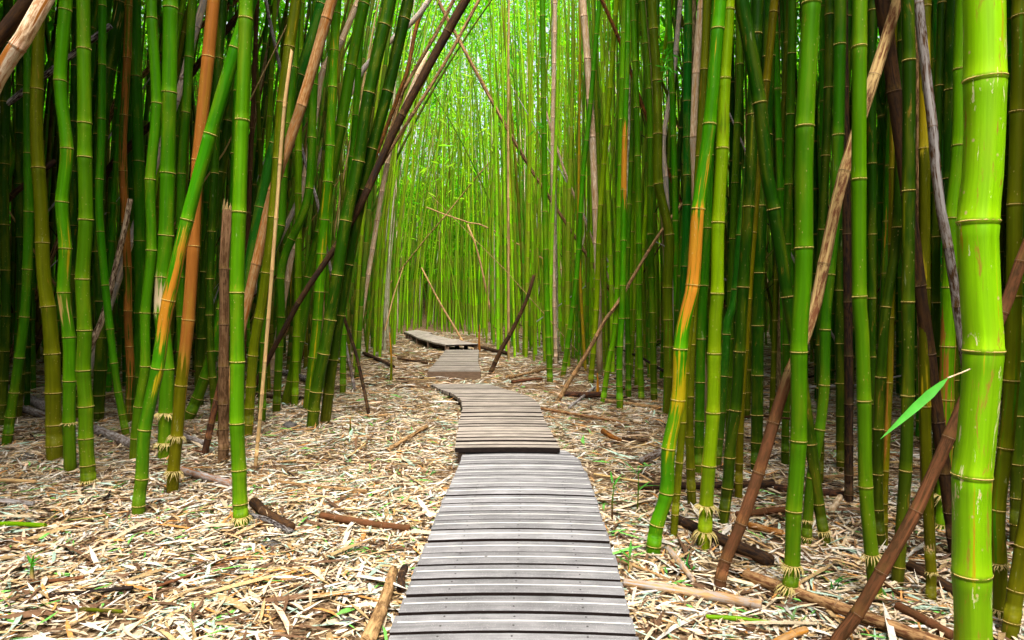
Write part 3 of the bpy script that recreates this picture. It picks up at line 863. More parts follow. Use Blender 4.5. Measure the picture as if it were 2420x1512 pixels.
culm('green culm with orange joints beside dark rotten wood', [(1465,972),(1464,850),(1472,680),(1475,390),(1482,150),(1484,0)], (17,12), 'bright', alt='orange', bands=((260,500,'orange',.6),))
culm('slim dark culm in the row behind the rotten wood', [(1486,940),(1484,800),(1482,640),(1490,420),(1500,200),(1505,0)], (14,12), 'mid')
culm('mid green culm with dark nodes in the row behind the rotten wood', [(1516,946),(1510,756),(1510,575),(1505,280),(1495,0)], (16,14), 'bright')
culm('dark-noded green culm at the end of the row behind the rotten wood', [(1546,948),(1542,750),(1537,530),(1535,250),(1517,0)], (17,15), 'mid')
stoutc, _ = culm('stout olive culm with mottled skin bending at mid height', [(1577,985),(1580,890),(1579,756),(1578,680),(1582,555),(1556,435),(1555,317),(1552,192),(1550,70),(1540,0)], (25,22), 'olive', alt='bright', base_mix=.25, nodes=[890,820,756,680,555,435,317,192,70])
culm('thin dark brown pole slanting steeply behind the stout olive culm', [(1612,482),(1560,360),(1520,255),(1470,110),(1422,0),(1395,-60)], (9,9), 'rust', by=905, dead=True, alt='black', top=1, sides=10)
culm('tan pole tilted up from the clearing edge beside rotten wood', [(1315,953),(1395,821),(1430,756),(1460,715),(1550,565),(1612,480)], (11,7), 'tan', dead=True, alt='brown', top=1, sides=10)
culm('thin pale cane slanting among green culms', [(1365,480),(1340,420),(1310,330),(1292,270),(1278,220)], (6,6), 'pale', by=860, dead=True, alt='tan', top=1, sides=8)
culm('pale crooked dead culm behind the stout olive culm', [(1590,700),(1580,560),(1574,430),(1568,330),(1590,190),(1602,60),(1608,0)], (13,12), 'pale', by=940, dead=True, alt='grey')
# --- grove by the thick yellow-green culm
culm('orange and green streaked culm leaning over the litter, root ball exposed', [(1543,1311),(1552,1241),(1575,1166),(1580,1061),(1602,946),(1608,826),(1617,756),(1637,675),(1650,495),(1677,295),(1692,70),(1702,0)], (36,32), 'bright', bands=((340,470,'orange',.5),(470,800,'orange',.68),(800,1000,'yellow',.5),(150,340,'orange',.3)), alt='yellow', base_mix=.28, fringe=False,
     nodes=[1290,1241,1166,1061,946,826,675,495,295,70])
culm('bright yellow-green culm with a white frilled root collar', [(1665,1293),(1668,1211),(1675,1101),(1685,976),(1688,836),(1690,756),(1695,695),(1697,527),(1707,352),(1712,187),(1720,25),(1722,0)], (36,29), 'lime', alt='yellow', base_mix=.2, fringe=True, bands=((230,340,'mid',.5),(560,600,'mid',.7)), nodes=[1256,1195,1101,976,836,695,527,352,187,25])
culm('dark olive culm directly behind the orange streaked culm', [(1592,1268),(1596,1206),(1605,1100),(1612,1006),(1622,850),(1640,650),(1650,420),(1662,200),(1672,0)], (19,20), 'olive')
culm('olive culm between the streaked culm and the frilled culm', [(1635,1195),(1632,1111),(1629,1006),(1632,881),(1637,756),(1648,600),(1658,400),(1664,200),(1670,0)], (23,20), 'olive', bands=((400,700,'mid',.6),))
culm('deep green culm just behind the frilled yellow-green culm', [(1650,1130),(1652,1056),(1655,876),(1658,756),(1668,600),(1676,400),(1680,200),(1690,0)], (25,22), 'mid')
culm('olive-brown footed culm behind the red-brown leaning pole', [(1708,1238),(1720,1146),(1726,1056),(1740,946),(1750,801),(1756,680),(1772,440),(1782,200),(1790,0)], (28,30), 'dark', alt='olive', base_mix=.25)
culm('blue-green culm rising behind the frilled yellow-green culm', [(1692,1112),(1702,1016),(1712,871),(1720,756),(1736,705),(1752,527),(1775,325),(1790,150),(1800,0)], (22,20), 'blue')
culm('short olive culm with a bushy foot behind the red-brown pole', [(1745,1180),(1748,1050),(1752,930),(1762,800),(1775,600),(1800,300),(1830,0)], (20,20), 'olive')
culm('big dark green culm slanting across from the top to the tilted foot', [(1952,1292),(1935,1191),(1916,1050),(1892,880),(1866,730),(1829,500),(1812,410),(1795,245),(1768,80),(1752,0)], (28,36), 'dark', nodes=[1255,1191,1050,880,702,495,245], fringe=True)
culm('sturdy green culm with a frilled root collar beside mottled leaning pole', [(1864,1413),(1872,1336),(1876,1208),(1887,1043),(1888,833),(1891,756),(1896,700),(1900,587),(1902,300),(1918,0)], (39,46), 'bright', alt='mid', nodes=[1385,1336,1208,1043,833,587,300], fringe=True, bands=((800,1000,'yellow',.2),))
culm('green culm with a tufted foot that the dark leaning pole crosses', [(2070,1422),(2060,1311),(2046,1151),(2042,948),(2036,756),(2031,702),(2030,425),(2032,112),(2032,0)], (36,37), 'bright', nodes=[1400,1311,1151,948,702,425,112], fringe=True)
culm('green culm bending behind the sturdy frilled culm', [(1905,1290),(1915,1150),(1937,1016),(1948,911),(1951,756),(1960,650),(1974,500),(1981,320),(1985,107),(1986,0)], (26,30), 'mid', nodes=[1270,1230,1130,1016,911,780,650,320,107], fringe=True)
culm('straight dark green culm beside the blackened dead trunk', [(1988,1108),(1987,1000),(1986,850),(1984,756),(1986,600),(1990,400),(2000,150),(2004,0)], (25,24), 'dark')
culm('blackened dead trunk standing upright, brown above', [(2006,1200),(2006,1000),(2005,800),(2002,600),(2000,420),(1996,200),(1994,0)], (23,20), 'black', dead=True, alt='brown')
culm('dark green culm leaning behind the culm with the tufted foot', [(2082,1306),(2074,1176),(2076,1006),(2087,801),(2094,725),(2118,570),(2126,400),(2130,200),(2136,0)], (28,26), 'dark', alt='mid')
culm('thin olive culm with a brown foot behind the dark leaning pole', [(2090,1302),(2090,1180),(2096,1036),(2102,900),(2106,700),(2108,500),(2110,300),(2112,0)], (19,17), 'olive', alt='rust', base_mix=.3)
culm('tall dark olive culm behind the upper end of the dark leaning pole', [(2120,1388),(2140,1113),(2145,936),(2146,715),(2147,452),(2144,145),(2145,0)], (33,33), 'dark', alt='olive', base_mix=.2, nodes=[1340,1113,936,715,452,145])
culm('yellow-skinned culm beside a broken brown stub', [(2200,1330),(2192,1156),(2186,961),(2185,756),(2185,682),(2185,352),(2187,0)], (30,29), 'olive', bands=((120,360,'yellow',.7),(850,1000,'yellow',.55),(600,690,'yellow',.6)), nodes=[1156,961,682,352])
culm('broken brown stub with a pale torn top behind the yellow-skinned culm', [(2178,900),(2174,700),(2172,450),(2169,200),(2167,28)], (17,15), 'brown', by=1225, dead=True, alt='tan', top=1, jag=True, name='dead_bamboo_stump')
culm('mottled dead pole leaning right across the grove, tan above and red-brown below', [(1700,1393),(1712,1331),(1750,1241),(1790,1126),(1822,1020),(1857,906),(1918,756),(1947,625),(1995,407),(2070,180),(2122,0)], (30,30), 'redbrown', dead=True, alt='brown', bands=((-50,880,'straw',.12),), nodes=[1370,1325,1238,1118,1000,880,625,407,180], dtop=0.18)
culm('thick dark brown dead pole slanting behind the tall dark olive culm', [(2148,480),(2130,345),(2102,130),(2086,0),(2074,-90)], (34,40), 'brown', by=1330, dead=True, alt='black', top=1)
culm('peeling dead pole, brown and white, beside the thick yellow-green culm', [(2285,900),(2275,850),(2262,725),(2241,585),(2216,450),(2203,290),(2190,150),(2170,0)], (25,26), 'brown', by=1372, dead=True, alt='grey', nodes=[725,585,300])
bigc, bigax = culm('thickest yellow-green culm of all, close beside the boardwalk', [(2302,1900),(2301,1600),(2298,1420),(2296,1356),(2297,1126),(2306,1056),(2324,831),(2320,756),(2317,690),(2311,527),(2325,360),(2340,190),(2326,0)], (98,106), 'neon', depth=2.12, sides=32, alt='yellow', base_mix=.22, nodes=[1700,1546,1356,1126,831,527,190], bands=((527,610,'yellow',.5),(190,260,'mid',.3)))
culm('olive green culm with a rough foot behind the thickest culm', [(2366,1478),(2362,1331),(2358,1206),(2376,1061),(2390,901),(2396,701),(2399,485),(2406,265),(2411,0)], (40,42), 'olive', alt='mid', base_mix=.3, nodes=[1440,1331,1206,1061,901,701,485,265,40], fringe=True)
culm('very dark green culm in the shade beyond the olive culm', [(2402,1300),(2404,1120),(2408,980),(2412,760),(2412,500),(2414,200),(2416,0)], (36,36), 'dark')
culm('olive culm tapering up out of the foreground litter behind the thickest culm', [(2384,1520),(2400,1400),(2415,1306),(2436,1150),(2450,900),(2470,500),(2480,0)], (46,40), 'olive')
culm('dark red-brown dead pole leaning low in front of the tufted-foot culm', [(1958,1542),(2024,1452),(2095,1330),(2165,1206),(2222,1080),(2275,956),(2330,828),(2378,716),(2420,600),(2500,400)], (36,32), 'brown', dead=True, alt='redbrown', nodes=[1452,1353,1208,1035,900,740,620], top=1)
culm('yellow-green culm with brown lower joints just behind the thickest culm', [(2228,1262),(2232,1170),(2235,1000),(2240,820),(2244,680),(2250,517),(2267,345),(2268,165),(2275,0)], (40,37), 'lime', alt='rust', bands=((700,1150,'rust',.45),), nodes=[1240,1171,1056,945,820,680,517,345,165], fringe=True)
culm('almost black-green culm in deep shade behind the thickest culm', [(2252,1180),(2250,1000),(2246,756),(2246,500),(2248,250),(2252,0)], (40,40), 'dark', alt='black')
culm('cut culm stub with a torn straw sheath and two frilled collars', [(2200,1428),(2200,1390),(2201,1350),(2196,1300)], (28,28), 'olive', top=1, fringe=True, alt='tan', base_mix=.4, nodes=[1418,1352], jag=True, name='cut_bamboo_stub')
culm('pale dead culm behind the orange streaked culm', [(1650,620),(1640,420),(1639,325),(1645,175),(1659,0)], (16,19), 'pale', by=1010, dead=True, alt='tan', nodes=[325,175])
culm('dark blue-green culm behind the orange streaked culm', [(1600,980),(1607,850),(1614,730),(1620,600),(1624,415),(1624,240),(1626,0)], (22,20), 'blue', alt='dark', nodes=[850,760,630,485,415,325,240,150])
culm('dark green culm between the frilled culm and the slanting big dark culm', [(1722,1085),(1724,900),(1727,700),(1731,590),(1736,465),(1741,325),(1748,185),(1748,0)], (18,17), 'mid')
culm('shaded deep green culm left of the sturdy frilled culm', [(1788,1120),(1790,900),(1792,700),(1800,500),(1812,300),(1818,100),(1820,0)], (30,30), 'dark')
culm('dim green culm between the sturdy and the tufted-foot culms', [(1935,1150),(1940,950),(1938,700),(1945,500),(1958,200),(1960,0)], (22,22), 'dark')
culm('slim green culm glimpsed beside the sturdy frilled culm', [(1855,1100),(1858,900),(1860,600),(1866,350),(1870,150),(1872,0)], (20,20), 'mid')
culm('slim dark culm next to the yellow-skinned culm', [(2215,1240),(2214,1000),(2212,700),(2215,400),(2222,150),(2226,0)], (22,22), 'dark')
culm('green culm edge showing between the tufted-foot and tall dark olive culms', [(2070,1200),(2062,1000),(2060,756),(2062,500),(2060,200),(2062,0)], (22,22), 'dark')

# ------------------------------------------------------------------ filler grove: countable culms, then one mass behind
def edge_y(x):   # front line (view y) in front of which no further culm may be rooted
    xs = [-4000, -400, 0, 450, 640, 780, 830, 880, 930, 960, 1000, 1140, 1180, 1240, 1300, 1400, 1480, 1560, 1700, 1850, 2000, 2200, 2420, 3000, 6000]
    ys = [1250, 1150, 985, 965, 945, 925, 905, 870, 830, 800, 778, 800, 850, 868, 892, 905, 935, 945, 1040, 1060, 1090, 1140, 1190, 1300, 1400]
    return float(np.interp(x, xs, ys))
SEC45 = [on_z(x, y_, 0.2) for x, y_ in ((1092, 813), (1054, 806), (1020, 797), (990, 788), (970, 783), (930, 778), (850, 774))]
def near_path(x, y_, m=0.75):
    for a, b in zip(SEC45, SEC45[1:]):
        d = b - a; t = max(0, min(1, ((x - a.x) * d.x + (y_ - a.y) * d.y) / (d.x ** 2 + d.y ** 2)))
        if math.hypot(x - a.x - d.x * t, y_ - a.y - d.y * t) < m: return True
    return False

cells = {}
def free(x, y_, m):
    k = (int(x // 0.5), int(y_ // 0.5))
    for i in (-1, 0, 1):
        for j in (-1, 0, 1):
            for (a, b) in cells.get((k[0] + i, k[1] + j), ()):
                if (a - x) ** 2 + (b - y_) ** 2 < m * m: return False
    return True
for (a, b) in HAND_BASES: cells.setdefault((int(a // 0.5), int(b // 0.5)), []).append((a, b))

spots = []
rnd = random.Random(11)
tries = 0
while tries < 120000:
    tries += 1
    y_ = 3.0 + 37.0 * math.sqrt(rnd.random())
    x = rnd.uniform(-1.05 * y_ - 1.5, 1.05 * y_ + 1.5)
    if math.hypot(x, y_ - 4) > 37: continue
    if near_path(x, y_): continue
    q = project((x, y_, 0))
    if q is None or q[1] > edge_y(q[0]): continue
    dens = 0.20 if y_ < 14 else 0.28
    if not free(x, y_, dens): continue
    cells.setdefault((int(x // 0.5), int(y_ // 0.5)), []).append((x, y_))
    spots.append((x, y_, q[0]))
    if len(spots) > 3500: break

FILL_MID = [('lime', .34), ('neon', .30), ('bright', .22), ('olive', .03), ('yellow', .02), ('pale', .06), ('tan', .03)]  # far centre: glow put into the stems as paler greens
FILLCOL = [('bright', .24), ('mid', .28), ('lime', .08), ('olive', .12), ('dark', .28), ('blue', .04), ('tan', .03), ('brown', .03)]  # elsewhere: inner shade of the grove put in as darker greens
def pick(rnd, table):
    u = rnd.random() * sum(w_ for _, w_ in table)
    for k, w_ in table:
        u -= w_
        if u <= 0: return k
    return table[-1][0]

def fill_axis(rnd, x, y_, lean, H, r):
    pts, rs = [], []
    z0 = ground_z(x, y_) - 0.06
    dirx, diry = lean
    n = 9
    kx, ky = rnd.uniform(-.1, .1), rnd.uniform(-.1, .1)
    for i in range(n + 1):
        t = i / n; z = z0 + H * t
        s = H * (0.45 * t + 0.75 * t * t)
        pts.append(Vector((x + dirx * s + kx * math.sin(t * 5 + kx * 60), y_ + diry * s + ky * math.sin(t * 4.4), z)))
        rs.append(r * (1.0 - 0.62 * t ** 1.5))
    return pts, rs

def fill_tube(pts, rs, sides, nd_fn, col, rnd, rings=True):
    """returns arrays for a culm with modelled nodes"""
    ax = Axis(catmull(pts, 2), np.interp(np.linspace(0, len(rs) - 1, (len(rs) - 1) * 2 + 1), range(len(rs)), rs))
    nd = nd_fn(ax.L)
    ts, ra, ti = [0.0], [1.0], []
    c = np.array(PAL[col]) * rnd.uniform(0.8, 1.2) * np.array((rnd.uniform(.7, 1.15), 1.0, 1.0))
    tints = [c]
    trio = slice(0, 3) if pts[0].y < 12 else slice(1, 3)
    for s in nd:
        st = rnd.uniform(0.85, 1.15)
        for ds, m_, cc in ((-0.03, 0.96, c * st), (0.0, 1.07, c * 0.6 + np.array((0.08, .055, .012))), (0.025, 0.98, c * st * 1.15))[trio]:
            if s + ds > ts[-1] + 0.003 and s + ds < ax.L - 0.01: ts.append(s + ds); ra.append(m_); tints.append(cc)
    ts.append(ax.L); ra.append(0.5); tints.append(c)
    ts = np.array(ts)
    return ax, ts, ax.rad(ts) * np.array(ra), np.array(tints), nd

MARKS = [(10, 'grey logs'), (130, 'thick olive culm'), (165, 'zigzag culm'), (210, 'shaggy-footed bright culm'), (303, 'thin culm with outward-swept foot'), (390, 'cracked culm'), (450, 'rusty orange culm'),
         (530, 'splintered stump'), (570, 'straight bright culm beside the stump'), (620, 'hooked straw cane'), (690, 'slanting tan culm'), (755, 'leaning dark twin culms'), (850, 'thin dark cane leaning back'),
         (925, 'orange-tipped shoot'), (985, 'farthest boardwalk section'), (1080, 'raised boardwalk section'), (1165, 'dark brown cane by the raised boardwalk'), (1240, 'brown poles by the low boardwalk'), (1295, 'slimmest bright young culm'),
         (1350, 'tilted tan pole'), (1412, 'pinkish dead culm'), (1465, 'orange-jointed culm'), (1520, 'row by the rotten wood'), (1577, 'stout olive culm'), (1630, 'orange streaked culm'), (1685, 'frilled yellow-green culm'),
         (1745, 'red-brown leaning pole'), (1815, 'big slanting dark culm'), (1885, 'sturdy frilled culm'), (1950, 'bending green culm'), (2005, 'blackened dead trunk'), (2050, 'tufted-foot culm'), (2140, 'tall dark olive culm'),
         (2190, 'yellow-skinned culm'), (2245, 'peeling dead pole'), (2310, 'thickest culm'), (2395, 'rough-footed olive culm')]
cands = []
for (x, y_, px) in spots:
    left = px < 1010 and x < -1.2
    d = math.hypot(x, y_)
    r = rnd.uniform(0.030, 0.050) if y_ < 12 else rnd.uniform(0.026, 0.046)
    if d < 7.5: r = rnd.uniform(0.036, 0.052)
    cands.append((r / y_ if 0 <= px <= 2420 else 0, x, y_, px, r))
cands.sort(key=lambda c: -c[0])
N_IND = 300 - len([o for o in COL.objects if o.name.startswith('bamboo_culm') or o.name.startswith('dead_bamboo_pole')])
mass = dict(V=[], Q=[], tint=[], alt=[], mix=[], cuv=[])
voff = 0
for idx, (sz, x, y_, px, r) in enumerate(cands):
    rr = random.Random(idx * 31 + 5)
    if px < 1030:      # grove on the stump side arches towards the path
        base_l = rr.gauss(0.10 if x > -6 else 0.05, 0.05)
        lean = (base_l, rr.gauss(0, 0.04))
    else:
        lean = (rr.gauss(-0.008, 0.035), rr.gauss(0, 0.03))
    if rr.random() < 0.05: lean = (lean[0] + rr.choice((-1, 1)) * rr.uniform(.15, .35), lean[1])
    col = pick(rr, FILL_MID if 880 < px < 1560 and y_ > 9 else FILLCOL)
    dead = col in ('pale', 'tan', 'brown')
    H = rr.uniform(8.5, 13)
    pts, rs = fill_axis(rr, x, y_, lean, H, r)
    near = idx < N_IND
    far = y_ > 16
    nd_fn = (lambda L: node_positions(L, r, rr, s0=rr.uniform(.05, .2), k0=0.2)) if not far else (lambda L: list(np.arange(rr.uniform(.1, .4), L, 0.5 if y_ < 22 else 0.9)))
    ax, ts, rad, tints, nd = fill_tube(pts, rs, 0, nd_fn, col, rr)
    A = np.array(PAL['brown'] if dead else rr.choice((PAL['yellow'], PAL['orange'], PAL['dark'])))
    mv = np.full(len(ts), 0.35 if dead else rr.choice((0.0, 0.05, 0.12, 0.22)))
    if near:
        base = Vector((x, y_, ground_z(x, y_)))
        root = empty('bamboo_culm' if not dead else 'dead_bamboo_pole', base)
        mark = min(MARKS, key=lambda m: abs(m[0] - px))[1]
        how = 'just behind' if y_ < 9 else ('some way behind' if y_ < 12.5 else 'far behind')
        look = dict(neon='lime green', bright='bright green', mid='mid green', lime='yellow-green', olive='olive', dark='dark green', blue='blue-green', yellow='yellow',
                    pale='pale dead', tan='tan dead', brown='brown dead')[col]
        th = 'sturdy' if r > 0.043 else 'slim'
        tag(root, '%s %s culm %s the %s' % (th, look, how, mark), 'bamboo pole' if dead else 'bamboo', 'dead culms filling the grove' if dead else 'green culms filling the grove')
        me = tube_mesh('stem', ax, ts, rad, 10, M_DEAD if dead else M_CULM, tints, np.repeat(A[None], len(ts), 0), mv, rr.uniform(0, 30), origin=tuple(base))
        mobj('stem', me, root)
        vis = [s for s in nd if (project(ax.pos(np.array([s]))[0]) or (0, -99, 0))[1] > -20]
        for s in vis:
            rad_s = float(ax.rad(s)); t = ax.tan(np.array([s]))[0]
            o = mobj('node_ring', RING_DEAD if dead else RING_LIVE, root)
            o.matrix_local = align(t, Vector(ax.pos(np.array([s]))[0]) - base, rad_s * 1.02, 0.003 + 0.05 * rad_s, rr.uniform(0, 6))
    else:
        sides = 6 if y_ < 14 else (5 if y_ < 20 else 3)
        C = ax.pos(ts); T = ax.tan(ts); U, W_ = frames(T)
        ang = np.linspace(0, 2 * math.pi, sides, endpoint=False)
        Vv = C[:, None] + rad[:, None, None] * (U[:, None] * np.cos(ang)[None, :, None] + W_[:, None] * np.sin(ang)[None, :, None])
        n = len(ts)
        a = np.arange(n - 1)[:, None] * sides; j = np.arange(sides)[None]; j2 = (j + 1) % sides
        mass['Q'].append(np.stack([(a + j).ravel(), (a + j2).ravel(), (a + sides + j2).ravel(), (a + sides + j).ravel()], 1) + voff)
        mass['V'].append(Vv.reshape(-1, 3)); voff += n * sides
        mass['tint'].append(np.repeat(tints, sides, 0)); mass['alt'].append(np.repeat(np.repeat(A[None], n, 0), sides, 0)); mass['mix'].append(np.repeat(mv, sides))
        sd_ = rr.uniform(0, 30)
        cv = np.stack([rad[:, None] * np.cos(ang)[None], rad[:, None] * np.sin(ang)[None], np.repeat(ts[:, None], sides, 1)], -1).reshape(-1, 3) + sd_
        mass['cuv'].append(cv)
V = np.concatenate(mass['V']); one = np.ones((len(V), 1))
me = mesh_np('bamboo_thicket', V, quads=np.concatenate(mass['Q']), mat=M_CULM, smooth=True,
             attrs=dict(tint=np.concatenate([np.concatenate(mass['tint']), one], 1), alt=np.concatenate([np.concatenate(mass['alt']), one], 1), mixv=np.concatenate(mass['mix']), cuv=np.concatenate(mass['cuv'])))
tag(mobj('bamboo_thicket', me), 'dense far thicket of thin green bamboo culms closing off the view', 'bamboo', kind='stuff')

tang = dict(V=[], Q=[], t=[]); off = 0
rr = random.Random(77)
for k in range(800):
    x, y_, px = rr.choice(spots)
    if y_ > 24 or (900 < px < 1250): continue
    if rr.random() < .45:      # leaning cane
        z0 = rr.uniform(0, 2.5); L = rr.uniform(1.5, 5); el = rr.uniform(.5, 1.25); r = rr.uniform(.006, .022)
    else:                      # low brushwood
        z0 = rr.uniform(0, .3); L = rr.uniform(.6, 2.2); el = rr.uniform(.02, .4); r = rr.uniform(.007, .028)
    az = rr.uniform(0, 6.28)
    d = np.array((math.cos(az) * math.cos(el), math.sin(az) * math.cos(el), math.sin(el)))
    p0 = np.array((x + .15, y_ + .15, ground_z(x, y_) + z0 - .02)); p1 = p0 + d * L
    q = project(p1)
    if q is None or near_path(p1[0], p1[1]) or p1[1] < 5 or (abs(p1[0] + .4) < 2.0 and p1[1] < 18 and p1[2] < 3): continue
    s_ = np.cross(d, (0, 0, 1.0)); s_ /= np.linalg.norm(s_); u_ = np.cross(s_, d)
    pm = (p0 + p1) / 2 + u_ * rr.uniform(-.05, .05) * L
    for pp, kk in ((p0, 1.0), (pm, .85), (p1, .55)):
        for j in range(5):
            a = 2 * math.pi * j / 5; tang['V'].append(pp + (s_ * math.cos(a) + u_ * math.sin(a)) * r * kk)
    for i in range(2):
        for j in range(5): tang['Q'].append((off + i * 5 + j, off + i * 5 + (j + 1) % 5, off + i * 5 + 5 + (j + 1) % 5, off + i * 5 + 5 + j))
    c = PAL[rr.choice(('tan', 'brown', 'redbrown', 'black', 'straw', 'grey', 'brown'))]
    tang['t'] += [(*c, 1)] * 15; off += 15
me = mesh_np('dead_cane_tangle', tang['V'], quads=tang['Q'], mat=M_LITTER, smooth=True, attrs=dict(tint=np.array(tang['t'])))
tag(mobj('dead_cane_tangle', me), 'tangle of thin dead canes and brushwood among the culms', 'canes', kind='stuff')

# ------------------------------------------------------------------ foliage
def leaf_cloud(P, size, rng, colors, weights, droop=0.5, ratio=0.16):
    """one drooping lens-shaped leaf (6 verts, 4 faces) at every point"""
    n = len(P)
    yaw = rng.uniform(0, 2 * math.pi, n); pitch = rng.normal(-droop, 0.45, n); roll = rng.uniform(-1.2, 1.2, n)
    L = size * rng.uniform(0.6, 1.3, n); Wd = L * ratio
    d = np.stack([np.cos(yaw) * np.cos(pitch), np.sin(yaw) * np.cos(pitch), np.sin(pitch)], 1)
    s = np.stack([-np.sin(yaw), np.cos(yaw), np.zeros(n)], 1)
    u = np.cross(d, s)
    s2 = s * np.cos(roll)[:, None] + u * np.sin(roll)[:, None]
    u2 = np.cross(d, s2)
    def pt(a, b, c): return P + d * (a * L)[:, None] + s2 * (b * Wd)[:, None] + u2 * (c * L)[:, None]
    V = np.stack([pt(0, 0, 0), pt(0.35, 0.5, .02), pt(0.35, -0.5, .02), pt(1.0, 0, -0.06)], 1).reshape(-1, 3)
    b = np.arange(n) * 4
    Q = np.stack([b, b + 2, b + 3, b + 1], 1)
    ci = rng.choice(len(colors), n, p=np.array(weights) / sum(weights))
    C = np.array(colors)[ci] * rng.uniform(0.75, 1.25, n)[:, None]
    tint = np.concatenate([np.repeat(C, 4, 0), np.ones((4 * n, 1))], 1)
    return V, Q, tint

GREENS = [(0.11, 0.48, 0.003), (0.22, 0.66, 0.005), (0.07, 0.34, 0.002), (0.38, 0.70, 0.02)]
def path_x(y_): return np.interp(y_, [-5, 8, 11, 14, 18, 24, 45], [0.1, 0.1, -0.5, -1.0, -1.6, -2.2, -1.0])
def gap_w(y_): return np.interp(y_, [-14, -3, 3, 8, 12, 18, 22, 28, 46], [4.5, 3.8, 3.2, 2.3, 3.0, 4.2, 7.0, 13.0, 22.0])  # opening widened behind the camera and far ahead to let in light
# roof of leaves over the grove, open above the path
n = 330000
X = RNG.uniform(-42, 42, n); Y = RNG.uniform(-40, 46, n)
Z = RNG.normal(10.0, 1.5, n).clip(7.0, 15)
clump = np.sin(X * 1.9 + 3 * np.sin(Y * 0.7)) * np.sin(Y * 1.7 + 2 * np.sin(X * 0.9)) + RNG.normal(0, .6, n)
off_path = X - path_x(Y)
keep = (np.where(off_path > 0, off_path, -off_path / np.interp(Y, [9, 18, 24], [1.0, 0.8, 0.5])) > gap_w(Y) * (0.85 + 0.3 * RNG.random(n))) & (clump > -0.75)
P = np.stack([X, Y, Z], 1)[keep]
seen = (P[:, 2] - CAMZ < 0.50 * P[:, 1]) & (np.abs(P[:, 0]) < 0.80 * P[:, 1] + 2)
far_p = np.repeat(P[seen], 3, 0) + RNG.normal(0, .35, (3 * seen.sum(), 3))
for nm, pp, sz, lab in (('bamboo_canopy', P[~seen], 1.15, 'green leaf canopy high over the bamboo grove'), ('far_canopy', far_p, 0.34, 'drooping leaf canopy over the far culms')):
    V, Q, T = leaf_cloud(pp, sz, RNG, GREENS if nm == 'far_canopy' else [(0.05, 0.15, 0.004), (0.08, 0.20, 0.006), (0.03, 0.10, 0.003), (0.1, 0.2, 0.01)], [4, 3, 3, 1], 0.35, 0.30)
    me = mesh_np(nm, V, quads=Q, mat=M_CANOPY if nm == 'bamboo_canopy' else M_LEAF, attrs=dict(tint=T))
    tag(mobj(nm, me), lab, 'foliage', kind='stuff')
# bright leaves at the end of the path
n = 210000
Y = np.where(RNG.random(n) < .05, RNG.uniform(17, 32, n), RNG.uniform(35, 44, n)); X = RNG.uniform(-0.26, 0.30, n) * Y + RNG.normal(0, .6, n)
Z = RNG.uniform(0, 1, n) ** 0.8 * 24 + 2.0 + np.maximum(0, (30 - Y)) * 0.3
P = np.stack([X, Y, Z], 1)
cl = np.sin(X * 1.7 + 2 * np.sin(Z * 1.1)) * np.sin(Z * 1.6 + np.sin(Y * 1.3)) + RNG.normal(0, .45, n)
P = P[cl > -0.35]
V, Q, T = leaf_cloud(P, 0.36, RNG, GREENS, [2, 5, .5, 5], 0.5, 0.22)  # weighted to yellow-greens so the tint carries part of the glow
me = mesh_np('leafy_branches', V, quads=Q, mat=M_LEAF, attrs=dict(tint=T))
tag(mobj('leafy_branches', me), 'bright backlit bamboo leaves where the path opens out', 'foliage', kind='stuff')
# leaves clothing the slope behind everything
n = 100000
th = np.where(RNG.random(n) < .5, RNG.uniform(-1.0, 1.0, n), RNG.uniform(-math.pi, math.pi, n)); rr_ = RNG.uniform(38, 56, n)  # half spread all round: unseen leaves added to block low sky light
X = rr_ * np.sin(th); Y = 4 + rr_ * np.cos(th)
back = np.abs(np.abs(th) - math.pi) < 0.5  # left bare behind the camera so light reaches the culm fronts
low = np.where(np.abs(th) < 0.32, 0.3, 1.0)
Z = 9.0 * (1 - np.exp(-np.maximum(0, rr_ - 36) / 12.0)) + RNG.uniform(0, 1, n) ** 1.3 * 12 * low
X, Y, Z = X[~back], Y[~back], Z[~back]
V, Q, T = leaf_cloud(np.stack([X, Y, Z], 1), 1.05, RNG, GREENS, [4, 4, 2, 2], 0.6, 0.30)
me = mesh_np('hillside_foliage', V, quads=Q, mat=M_LEAF, attrs=dict(tint=T))
tag(mobj('hillside_foliage', me), 'green foliage covering the slope behind the grove', 'foliage', kind='stuff')

